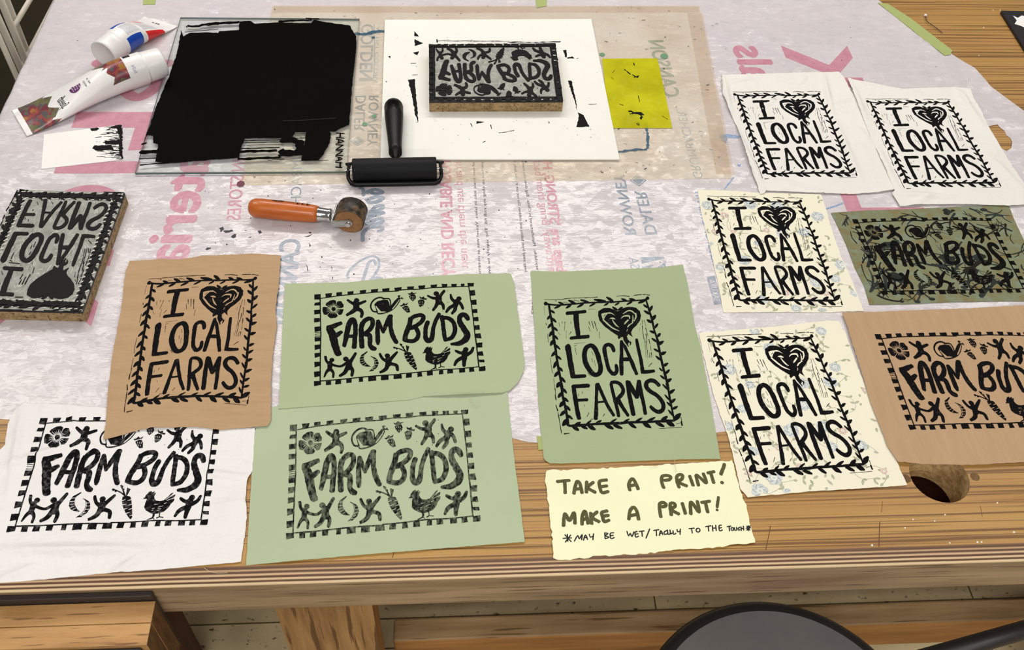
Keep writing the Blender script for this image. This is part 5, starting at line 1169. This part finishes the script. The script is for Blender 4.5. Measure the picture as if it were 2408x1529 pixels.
# dark stamp on the handle: number and an oval
HS = Art(); ST = M_flk
bh = MB()
def on_handle(u, v):   # u along the handle from the free end, v around (0 = top, + towards the back), metres
    r = .0136 + .0003; a = v / r; p = h0 + HD * u + HP * (r * math.sin(a)) + Vector((0, 0, r * math.cos(a))); return tuple(p)
def stamp(V, F, key): bh.add([on_handle(*p) for p in V], F, key)
V, F = text_mesh('433', .012); w_ = max(x for x, y in V)
stamp([(.088 - x / w_ * .020, .0035 + (.73 - y) * .0062 - .002) for x, y in V], F, ST)
V, F = text_mesh('MADE IN U.S.A.', 0); w_ = max(x for x, y in V); stamp([(.066 - x / w_ * .014, .0035 + (.73 - y) * .003) for x, y in V], F, ST)
ov = Art(); ov.stroke([(.042 + .0085 * math.cos(k * .42), .0055 + .0026 * math.sin(k * .42)) for k in range(15)], .0008, 'k', 0, .001, 0, closed=True); ov.stroke([(.036,.0055),(.048,.0058)], .0018, 'k', 0, .001, .4)
for v_, f_, k_, l_ in ov.items: stamp(v_, f_, ST)
bh.build('stamp', hdl, loc=(0,0,0))
b = MB(); b.lathe(h1 - HD * .001, h1 + HD * .02, [(0,.0100),(.002,.0104),(.004,.0096),(.016,.0092),(.018,.0098),(.020,.0085)], M_chr, 32); b.build('ferrule', rt_, smooth_=True)
wr_ = .0208; fc = Vector((*PW(820, 523, .0215), T + wr_ + .0008)); bc = fc + HP * .030; wc = fc + HP * .015
b = MB(); b.lathe(fc, bc, [(0,.004),(0,wr_-.0015),(.0015,wr_),(.0285,wr_),(.030,wr_-.0015),(.030,.004)], M_whd, 56); w = b.build('wheel', rt_, smooth_=True); w.data.materials.append(M_whl)
for p in w.data.polygons:
    if abs(p.normal.dot(HP)) > .9: p.material_index = 1; p.use_smooth = False
b = MB(); xb = h1 + HD * .019
zc_ = wc.z
def plate(c0, c1, wdt, th):   # flat vertical-sided strap with rounded wheel end
    pass
for side in (-.0175, .0175):
    a0 = Vector((wc.x, wc.y, zc_)) + HP * side; a1 = Vector((xb.x, xb.y, h1.z + .001)) + HP * side + HD * .004
    d = (a1 - a0).normalized(); up = Vector((0, 0, 1)); n_ = HP
    ring = []
    for k in range(9): a = math.pi / 2 + math.pi * k / 8; ring.append(a0 + d * (-.0062 * math.cos(a + math.pi) * -1) * 1 + up * (.0062 * math.sin(a)))
    ring = [a0 - d * (.0062 * math.sin(math.pi * k / 8)) + up * (.0062 * math.cos(math.pi * k / 8)) for k in range(9)]
    ring += [a1 - up * .0058, a1 + up * .0058]
    th = HP * .0012; n = len(ring)
    b.add([p - th for p in ring] + [p + th for p in ring], [tuple(range(n)), tuple(range(2*n-1, n-1, -1))] + [(i, n+i, n+(i+1)%n, (i+1)%n) for i in range(n)], M_fork)
e0 = Vector((xb.x, xb.y, h1.z + .001)) + HD * .004
vs = []
for sgn in (-1, 1):
    for u_ in (-1, 1):
        for k in (-1, 1): vs.append(e0 + HP * (.0187 * sgn) + Vector((0, 0, .0058 * u_)) + HD * (.0012 * k))
b.add(vs, [(0,1,3,2),(4,6,7,5),(0,4,5,1),(2,3,7,6),(0,2,6,4),(1,5,7,3)], M_fork)
b.build('fork', rt_, bevel=.0012)
b = MB(); b.lathe(wc - HP * .0215, wc + HP * .0215, [(0,.001),(0,.0034),(.0012,.0036),(.0418,.0036),(.043,.0034),(.043,.001)], M_steel, 20); b.build('axle_pin', rt_)

# ------------------------------------------------------------------ ink tubes
def tube_surface(p_cap, p_crimp, r, base, squash=1.0, flare=1.0):
    a = Vector((*p_cap, 0)); c = Vector((*p_crimp, 0)); d = (c - a); L = d.length; d.normalize(); s = Vector((d.y, -d.x, 0))
    if s.y > 0: s = -s          # side facing the viewer
    def f(u, th, off=0.0):      # u 0..1 cap->crimp; th: 0 top, + toward viewer
        k = smooth(.12, 1.0, u); wa = r * (1 + .50 * k) * (1 + (flare - 1) * k) + off; hb = r * (1 - k) ** .9 * squash + .0013 + off
        e = 1 - .25 * k
        cx, cz = math.sin(th), math.cos(th)
        x = math.copysign(abs(cx) ** (1 - .15 * k), cx) * wa; z = math.copysign(abs(cz) ** e, cz) * hb
        dent = -.0012 * k * (noise2(u * 9, th * 2, 3) - .5) * 2
        p = a + d * (L * u) + s * x; return (p.x, p.y, T + base + (r * (1 - k) ** .9 * squash + .0013) + z + (dent if cz > .2 else 0))
    return f, a, d, s, L
def tube_mesh(f, key, mats, nu=250, nv=150):
    b = MB(); vs = [f(i / nu, 2 * math.pi * j / nv) for i in range(nu + 1) for j in range(nv)]
    by = {}
    for i in range(nu):
        for j in range(nv):
            th = 2 * math.pi * (j + .5) / nv; th = th - 2 * math.pi if th > math.pi else th
            k = key((i + .5) / nu, th); j2 = (j + 1) % nv
            by.setdefault(k, []).append((i * nv + j, (i + 1) * nv + j, (i + 1) * nv + j2, i * nv + j2))
    o = 0; b.v = vs
    for k, fs in by.items():
        mi = b.mi(mats[k])
        for q in fs: b.f.append(q); b.m.append(mi)
    mi = b.mi(mats['white']); b.f.append(tuple(range(nv))); b.m.append(mi); b.f.append(tuple(nu * nv + j for j in range(nv - 1, -1, -1))); b.m.append(mi)
    return b
def mosaic():
    m = mat('triangle_mosaic_label', (100,60,58), .28, .45); nt = m.node_tree; N = nt.nodes; L = nt.links; b = N['Principled BSDF']
    tc = N.new('ShaderNodeTexCoord'); v = N.new('ShaderNodeTexVoronoi'); v.inputs['Scale'].default_value = 120; L.new(tc.outputs['Object'], v.inputs['Vector'])
    n = N.new('ShaderNodeTexNoise'); n.inputs['Scale'].default_value = 38; n.inputs['Detail'].default_value = 1; L.new(tc.outputs['Object'], n.inputs['Vector'])
    sp = N.new('ShaderNodeSeparateColor'); L.new(v.outputs['Color'], sp.inputs[0])
    mx_ = N.new('ShaderNodeMath'); mx_.operation = 'MULTIPLY_ADD'; mx_.inputs[1].default_value = .22; L.new(sp.outputs[0], mx_.inputs[0]); L.new(n.outputs[0], mx_.inputs[2])
    r = N.new('ShaderNodeValToRGB'); r.color_ramp.interpolation = 'CONSTANT'; e = r.color_ramp.elements
    st = [(0,(150,104,52)),(.42,(140,66,58)),(.52,(112,48,58)),(.6,(86,80,84)),(.66,(98,96,64)),(.76,(108,104,74))]
    while len(e) < len(st): e.new(.5)
    for q, (p, c) in zip(e, st): q.position = p; q.color = (*lin(c), 1)
    L.new(mx_.outputs[0], r.inputs[0]); L.new(r.outputs[0], b.inputs['Base Color']); return m
TM = {'white': mat('white_tube_plastic', (228,226,224), .3, .5), 'mosaic': mosaic(), 'purple': mat('purple_label', (92,36,96), .3, .45), 'black': mat('black_label', (16,15,18), .3, .45), 'blue': mat('blue_label', (18,70,170), .3, .45), 'red': mat('red_label', (206,38,40), .3, .45), 'print': mat('grey_label_text', (96,108,140), .35), 'blk': M_flk}
def tube_text(b, f, s, u0, u1, th0, th1, key, bold=0.0, shear=0.0, across=True, flip=1):
    V, F = text_mesh(s, bold, shear); w = max(x for x, y in V); h = max(y for x, y in V)
    pts = []
    for x, y in V:
        if across: u = u0 + (u1 - u0) * y / h; th = th0 + (th1 - th0) * x / w
        else: u = u0 + (u1 - u0) * x / w; th = th0 + (th1 - th0) * y / h
        pts.append(f(u, th, .0003))
    b.add(pts, F, TM[key])
# fabric ink tube with the purple seal
zt = .024
f, a, d, s, L = tube_surface(PW(338, 163, zt), PW(44, 287, .004), .0245, .0006)
def key1(u, th):
    z = .042 * abs(((th * 2.1) % 2) - 1)
    if u > .955: return 'white'
    if u > .70 + z * 1.6 + (.02 if th > .9 else 0): return 'mosaic'
    if .07 < u < .13 and -.55 < th < -.05: return 'black'
    if .14 < u < (.37 - z * 2 if th < .15 else .29 - z) and th < 1.35: return 'mosaic'
    return 'white'
t1 = thing('ink_tube', (*PW(200, 230, .01), T + .0006), 'white squeezed ink tube with a mosaic label and purple seal, lying behind the white card', 'ink tube', 'ink tubes')
bm = tube_mesh(f, key1, TM)
_ov = [f(.535 + .045 * q * math.cos(k * math.pi / 12), .02 + .36 * q * math.sin(k * math.pi / 12), .0003) for q in (1, .75, .5, .25, .01) for k in range(24)]
bm.add(_ov, [(i*24+k, i*24+(k+1)%24, (i+1)*24+(k+1)%24, (i+1)*24+k) for i in range(4) for k in range(24)], TM['purple'])
tube_text(bm, f, 'Speedball', .690, .622, .72, -.26, 'blk', 0, .3)
tube_text(bm, f, 'FABRIC BLOCK PRINTING INK', .468, .455, .50, -.45, 'blk'); tube_text(bm, f, 'black   noir   negro', .435, .42, .45, -.45, 'blk')
for k in range(4): tube_text(bm, f, 'water resistant' if k % 2 else 'on fabrics', .562 - k * .018, .551 - k * .018, .24, -.18, 'white')
tube_text(bm, f, '8 fl oz (237 ml)', .10, .075, 1.15, .65, 'print')
bm.build('tube_body', t1, smooth_=True)
capA = Vector(f(0, 0)); cz = T + .0006 + .0258
ca = Vector((a.x, a.y, cz)); 
b = MB(); b.lathe(ca + d * .002, ca - d * .034, [(0,.0235),(.001,.0248),(.004,.0248),(.0045,.0236),(.006,.0240),(.030,.0232),(.0335,.0222),(.035,.019)], TM['white'], 56); b.build('cap', t1, smooth_=True)
# acrylic tube with blue and red panels
f, a, d, s, L = tube_surface(PW(272, 112, .02), PW(377, 48, .004), .0225, .0006)
def key2(u, th):
    c = abs(th - .45) < .60
    if u < .05 or u > .80: return 'white'
    if not c and .08 < u < .36: return 'blue'
    if not c and .44 < u < .74: return 'red'
    return 'white'
t2 = thing('ink_tube', (*PW(310, 90, .01), T + .0006), 'white ink tube with blue and red panels, the rear one of the two tubes', 'ink tube', 'ink tubes')
bm = tube_mesh(f, key2, TM)
for r in range(9):
    for blk_ in (0, 1):
        u0 = .14 + blk_ * .30 + r * .027
        tube_text(bm, f, ('caution ink tube wash with soap and water' if r % 2 else 'attention nettoyer a l eau savonneuse')[: 34], u0 + .016, u0, .90, .0, 'print')
tube_text(bm, f, 'ink', .90, .86, .2, -.45, 'blk', .02)
bm.build('tube_body', t2, smooth_=True)
ca = Vector((a.x, a.y, T + .0006 + .0240)); b = MB()
b.lathe(ca + d * .004, ca - d * .030, [(0,.0210),(.002,.0230),(.006,.0232),(.008,.0224),(.011,.0236),(.013,.0226),(.030,.0234),(.033,.0230),(.034,.0215),(.0330,.0205),(.0325,.002)], mat('frosted_white_cap', (222,220,218), .35, .45), 56); b.build('cap', t2, smooth_=True)

# ------------------------------------------------------------------ white card with brushed ink
M_card = mat('white_card', (234,232,228), .7, .25, var=(10,.35,.7,(228,226,222)))
zk = .0017; b = MB(); b.prism(ccw([PW(*p, zk) for p in ((103.5,316),(287,293),(290,375),(97,397))]), T + .0007, T + zk, M_card)
CD = Art(); z1 = lambda pts: [PW(*p, zk) for p in crop((0,0), 3.641, pts)]
for p in ([(985,1075),(1046,1068),(1052,1366),(1030,1330),(1015,1270),(1030,1180),(1000,1110)],[(900,1205),(1040,1195),(1045,1240),(905,1238)],[(800,1245),(960,1240),(970,1285),(830,1292),(795,1270)],[(770,1105),(830,1092),(850,1108),(790,1125)],[(940,1085),(1040,1072),(1040,1100),(960,1098)]): CD.fill(sub_edges(z1(p), .0015, .0014, 4), 'ink')
for k in range(170):
    x = 1045 - abs(random.gauss(0, 1)) * 95; y_ = random.uniform(1076, 1365); l = random.uniform(8, 90)
    if x > 790: CD.stroke(z1([(x, y_), (min(1047, x + l), y_ - random.uniform(0, 5))]), random.uniform(.0003, .0016), 'ink', step=.002, jit=.6)
lay(b, clip_art(CD, [PW(*p, zk) for p in ((103.5,314),(288,291),(292,376),(97,399))]), lambda x, y: T + zk, {'ink': M_flk}, .0001)
o = b.build('card'); tag(o, 'small white card with black ink brushed on its right end', 'card')

# ------------------------------------------------------------------ tapes
def tape_mat(): return clear_mat('green_masking_tape', (182,194,122), .72, .6, bump=(200,.3,.0005))
M_tape = tape_mat()
def tape(px, z, label, name='masking_tape'):
    b = MB(); b.prism(ccw(sub_edges([PW(*p, z) for p in px], .006, .0005, 2)), T + z - .0003, T + z, M_tape)
    o = b.build(name); return tag(o, label, 'tape')
tape(crop((1960,0), 3.324, [(345,20),(430,32),(600,140),(930,393),(912,428),(868,432),(560,190)]), .0016, 'long strip of green masking tape holding the plastic cover to the bare wood')
tape([(337,-12),(366,-12),(365,10),(336,11)], .0012, 'stub of green tape at the far left edge of the plastic')
tape([(1258,-12),(1286,-12),(1285,14),(1262,18)], .0018, 'stub of green tape behind the middle of the white board')
tape([(1262,1026),(1290,1024),(1292,1056),(1266,1058)], .0011, 'stub of green tape sticking out beside the green heart print')

# ------------------------------------------------------------------ black board with a white star, loose wire, crumbs
M_bb = mat('black_foam_board', (24,23,25), .5, .35); M_wh = mat('white_paint', (232,230,226), .6, .3)
b = MB(); zz = .006; bl = [PW(*p, zz) for p in ((2354.5,25),(2450,27),(2560,180),(2470,210))]
b.prism(ccw(bl), T + .0002, T + zz, M_bb)
SA = Art(); SA.fill([PW(*p, zz) for p in crop((1960,0), 3.324, [(1402,122),(1440,140),(1470,122),(1530,130),(1580,180),(1520,230),(1470,205),(1415,188),(1432,160)])], 'w')
lay(b, SA, lambda x, y: T + zz, {'w': M_wh}, .0002)
o = b.build('black_board'); tag(o, 'black board with a jagged white star at the upper right corner', 'board')
b = MB(); wpts = [(*PW(*p, .002), T + z) for p, z in (((2176,37),.003),((2177,46),.003),((2182,54),.0035),((2200,66),.003),((2216,77),.002))]
b.tube(catmull(wpts, .004), .0007, mat('dark_wire', (70,54,40), .5), 8); b.lathe((*PW(2176,37,.002), T + .0006), (*PW(2176,37,.002), T + .0052), [(0,.001),(.001,.0026),(.0036,.0026),(.0046,.001)], M_wh, 12)
o = b.build('loose_wire'); tag(o, 'short bent wire with a white bead end on bare wood beside the green tape', 'wire')
M_lint = mat('white_paint_crumb', (240,236,226), .5)
crumbs = [(2302,131),(2313,65),(2352,24),(2335,24),(2222,1211),(2147,1222),(2198,1226),(2128,1242),(2345,1183),(2384,1252),(2312,1310),(2320,1305),(2244,1306),(2055,1297),(1965,1282),(182,1478),(156,1397),(210,1428),(2278,1268),(2010,1300)]
for i, p in enumerate(crumbs[:14]):
    x, y = PW(*p); r = .0008 + .0006 * hash2(i, 3)
    if y < YF: y = YF + .002
    b = MB(); b.lathe((x, y, T), (x, y, T + r), [(0, r), (r * .6, r * .8), (r, r * .3)], M_lint, 6); o = b.build('paint_crumb')
    tag(o, 'tiny white paint crumb on the bare wood of the bench top', 'crumb', 'white crumbs on the bare wood')
M_thr = mat('loose_thread', (206,190,160), .8)
def thread(pts, z, label, r=.00022):
    b = MB(); b.tube(catmull([(*PW(*p, z), T + z) for p in pts], .004), r, M_thr, 6); o = b.build('loose_thread'); tag(o, label, 'thread')
thread([(1587,1080),(1586,1092),(1590,1105),(1588,1112)], .0042, 'fine thread hanging from the front of the green heart print over the sign')
thread([(1528,1100),(1540,1098),(1550,1094)], .0032, 'fine thread lying on the top edge of the sign')
thread([(480,1336),(492,1344),(512,1348),(535,1347)], .0015, 'pale thread trailing from the white print over the front edge')
thread([(1108,934),(1108,948),(1116,956),(1128,948)], .0042, 'dark curled thread on the paler green print below the seam') 

# ------------------------------------------------------------------ vise at the front left
M_vw = mat('beech_jaw', (186,144,92), .5, .35, var=(4,.35,.65,(160,118,70),(2,20,20)), speck=(12,.6,.66,(128,90,52),(1.5,30,30)), bump=(10,.2,.001,(2,30,30))); M_ve = mat('beech_end_grain', (112,82,48), .65, .25, var=(30,.35,.65,(82,58,34),(1,6,1))); M_vs = mat('dark_cast_iron', (50,42,38), .5, .4, var=(30,.35,.65,(48,42,42))); M_vs2 = mat('grey_painted_iron', (48,48,54), .5, .4)
zv = -.032
vt = thing('bench_vise', (-.55, .42, T - .15), 'wooden jawed bench vise clamped under the front left edge of the bench', 'vise')
yb1 = YF - BEV_Y - .0008; cr_ = PW(366, 1413, zv); cf_ = PW(345, 1517, zv); xr = cr_[0]
py = cr_[1]; b = MB(); xp = PW(357, 1400, -.024)[0]
b.box((-1.05, py + .0006, T - .16), (xp, yb1, T - .0225), M_vs); b.build('rear_plate', vt, bevel=.001)
ym = (cr_[1] + cf_[1]) / 2
for y0, y1 in ((ym + .0003, py), (cf_[1], ym - .0003)):
    b = MB(); b.box((-1.05, y0, T - .15), (xr, y1, T + zv), M_vw); o = b.build('wooden_jaw', vt, bevel=.0012); o.data.materials.append(M_ve)
    for p in o.data.polygons:
        if p.normal.x > .9: p.material_index = 1
b = MB(); b.box((-1.05, cf_[1] - .05, T - .22), (PW(330, 1522, zv)[0], cf_[1] - .0006, T + zv - .004), M_vs2); b.build('front_jaw_casting', vt, bevel=.002)
b = MB(); b.tube([(-.75, yb1 + .01, T - .19), (-.75, .2, T - .19)], .018, M_vs2, 20); b.build('screw', vt)

# ------------------------------------------------------------------ stools
M_seat = mat('grey_stool_seat', (106,102,100), .42, .4, var=(12,.35,.65,(98,94,94))); M_rim = mat('dark_stool_rim', (38,36,36), .4, .45); M_lg = mat('dark_metal_leg', (44,40,38), .45, .45)
def stool(cx, cy, R, z, label, rot=0, name='stool', group=None):
    t = thing(name, (cx, cy, 0), label, 'stool', group)
    b = MB(); prof_t = [(0, R * .82), (.006, R * .95), (.014, R), (.026, R), (.032, R * .975), (.0350, R * .94), (.0358, R * .90)]
    b.lathe((cx, cy, z - .0355), (cx, cy, z), prof_t, M_rim, 96); b.build('seat_rim', t, smooth_=True)
    b = MB(); ring = [(r, z - .0012 + .0030 * (1 - (r / (R * .905)) ** 2)) for r in (R * .905, R * .88, R * .8, R * .6, R * .35, R * .12)]
    vs = [(cx + r * math.cos(2*math.pi*k/96), cy + r * math.sin(2*math.pi*k/96), zz + .0018) for r, zz in ring for k in range(96)]
    fs = [(i*96+k, i*96+(k+1)%96, (i+1)*96+(k+1)%96, (i+1)*96+k) for i in range(len(ring)-1) for k in range(96)] + [tuple((len(ring)-1)*96+k for k in range(96))]
    b.add(vs, [q if True else q for q in fs], M_seat); o = b.build('seat', t, smooth_=True)
    for k in range(4):
        a = rot + k * math.pi / 2 + .0; c, s_ = math.cos(a), math.sin(a)
        b = MB(); p0 = Vector((cx + c * R * .7, cy + s_ * R * .7, z - .036)); p1 = Vector((cx + c * R * 1.08, cy + s_ * R * 1.08, z - .10)); p2 = Vector((cx + c * R * 1.36, cy + s_ * R * 1.36, 0))
        b.tube(catmull([tuple(p0), tuple(p1), tuple(p2)], .02), .0125, M_lg, 12); b.build('leg', t, smooth_=True)
    b = MB(); rr = R * 1.25; b.tube([(cx + rr * math.cos(k*math.pi/24), cy + rr * math.sin(k*math.pi/24), .2) for k in range(49)], .008, M_lg, 10); b.build('foot_ring', t, smooth_=True)
    return t
ST_Z = .60
sc_ = (.375, .3253); stool(sc_[0], sc_[1] + .0015, .1728, ST_Z, 'stool with a round grey seat and dark rim in front of the bench', 2.6)
p0 = RX(2408, 1470, .80) if False else None
e0, e1 = PW(2408, 1482, -.42), PW(2185, 1545, -.42)
bt2 = thing('metal_frame', (*e0, 0), 'dark metal bar of a low frame at the lower right corner of the picture', 'frame')
b = MB(); A_, B_ = Vector((*e1, T - .42)), Vector((*e0, T - .42)); D_ = (B_ - A_).normalized(); A_ = A_ - D_ * .12; B_ = B_ + D_ * .25
b.tube([tuple(A_), tuple(B_)], .014, M_lg, 12); b.build('rail', bt2, smooth_=True)
for q in (A_, B_):
    b = MB(); b.tube([(q.x, q.y, q.z - .012), (q.x, q.y, 0)], .0125, M_lg, 12); b.build('leg', bt2, smooth_=True)

# ------------------------------------------------------------------ wire shelf and dark cabinet at the far left
M_wire = mat('white_coated_wire', (214,206,190), .35, .45); M_cab = mat('black_cabinet', (12,11,10), .6, .3)
x0 = -.80
sh = thing('wire_shelf', (x0, 1.5, 0), 'white wire shelving frame standing against the left end of the bench', 'shelf')
def post(pa, pb, r, xx):
    A, B = Vector(RX(*pa, xx)), Vector(RX(*pb, xx)); D = (B - A).normalized()
    zt_, zb_ = A + D * ((1.12 - A.z) / D.z), A + D * ((.0 - A.z) / D.z)
    b = MB(); b.tube([tuple(zb_), tuple(zt_)], r, M_wire, 14); b.build('post', sh, smooth_=True)
post((4,6), (66,158), .0065, x0); post((18,6), (73,146), .0062, x0 - .012); post((-2,48), (54,172), .0062, x0 + .012); post((-4,84), (46,196), .005, x0 + .02)
def rail(pa, pb, r, xx, ext=.5):
    A, B = Vector(RX(*pa, xx)), Vector(RX(*pb, xx)); D = (B - A).normalized()
    b = MB(); b.tube([tuple(A), tuple(B + D * ext)], r, M_wire, 12); b.build('rail', sh, smooth_=True)
rail((31,65), (70,0), .0048, x0); rail((52,155), (132,0), .0048, x0 - .006)
b = MB(); b.box((-1.75, .6, 0), (-.90, 3.2, .74), M_cab); o = b.build('black_cabinet', bevel=.004); tag(o, 'black cabinet in the dark behind the white wire shelf', 'cabinet')

# ------------------------------------------------------------------ tidy
for o in list(bpy.data.objects):
    if '_w' in o: del o['_w']
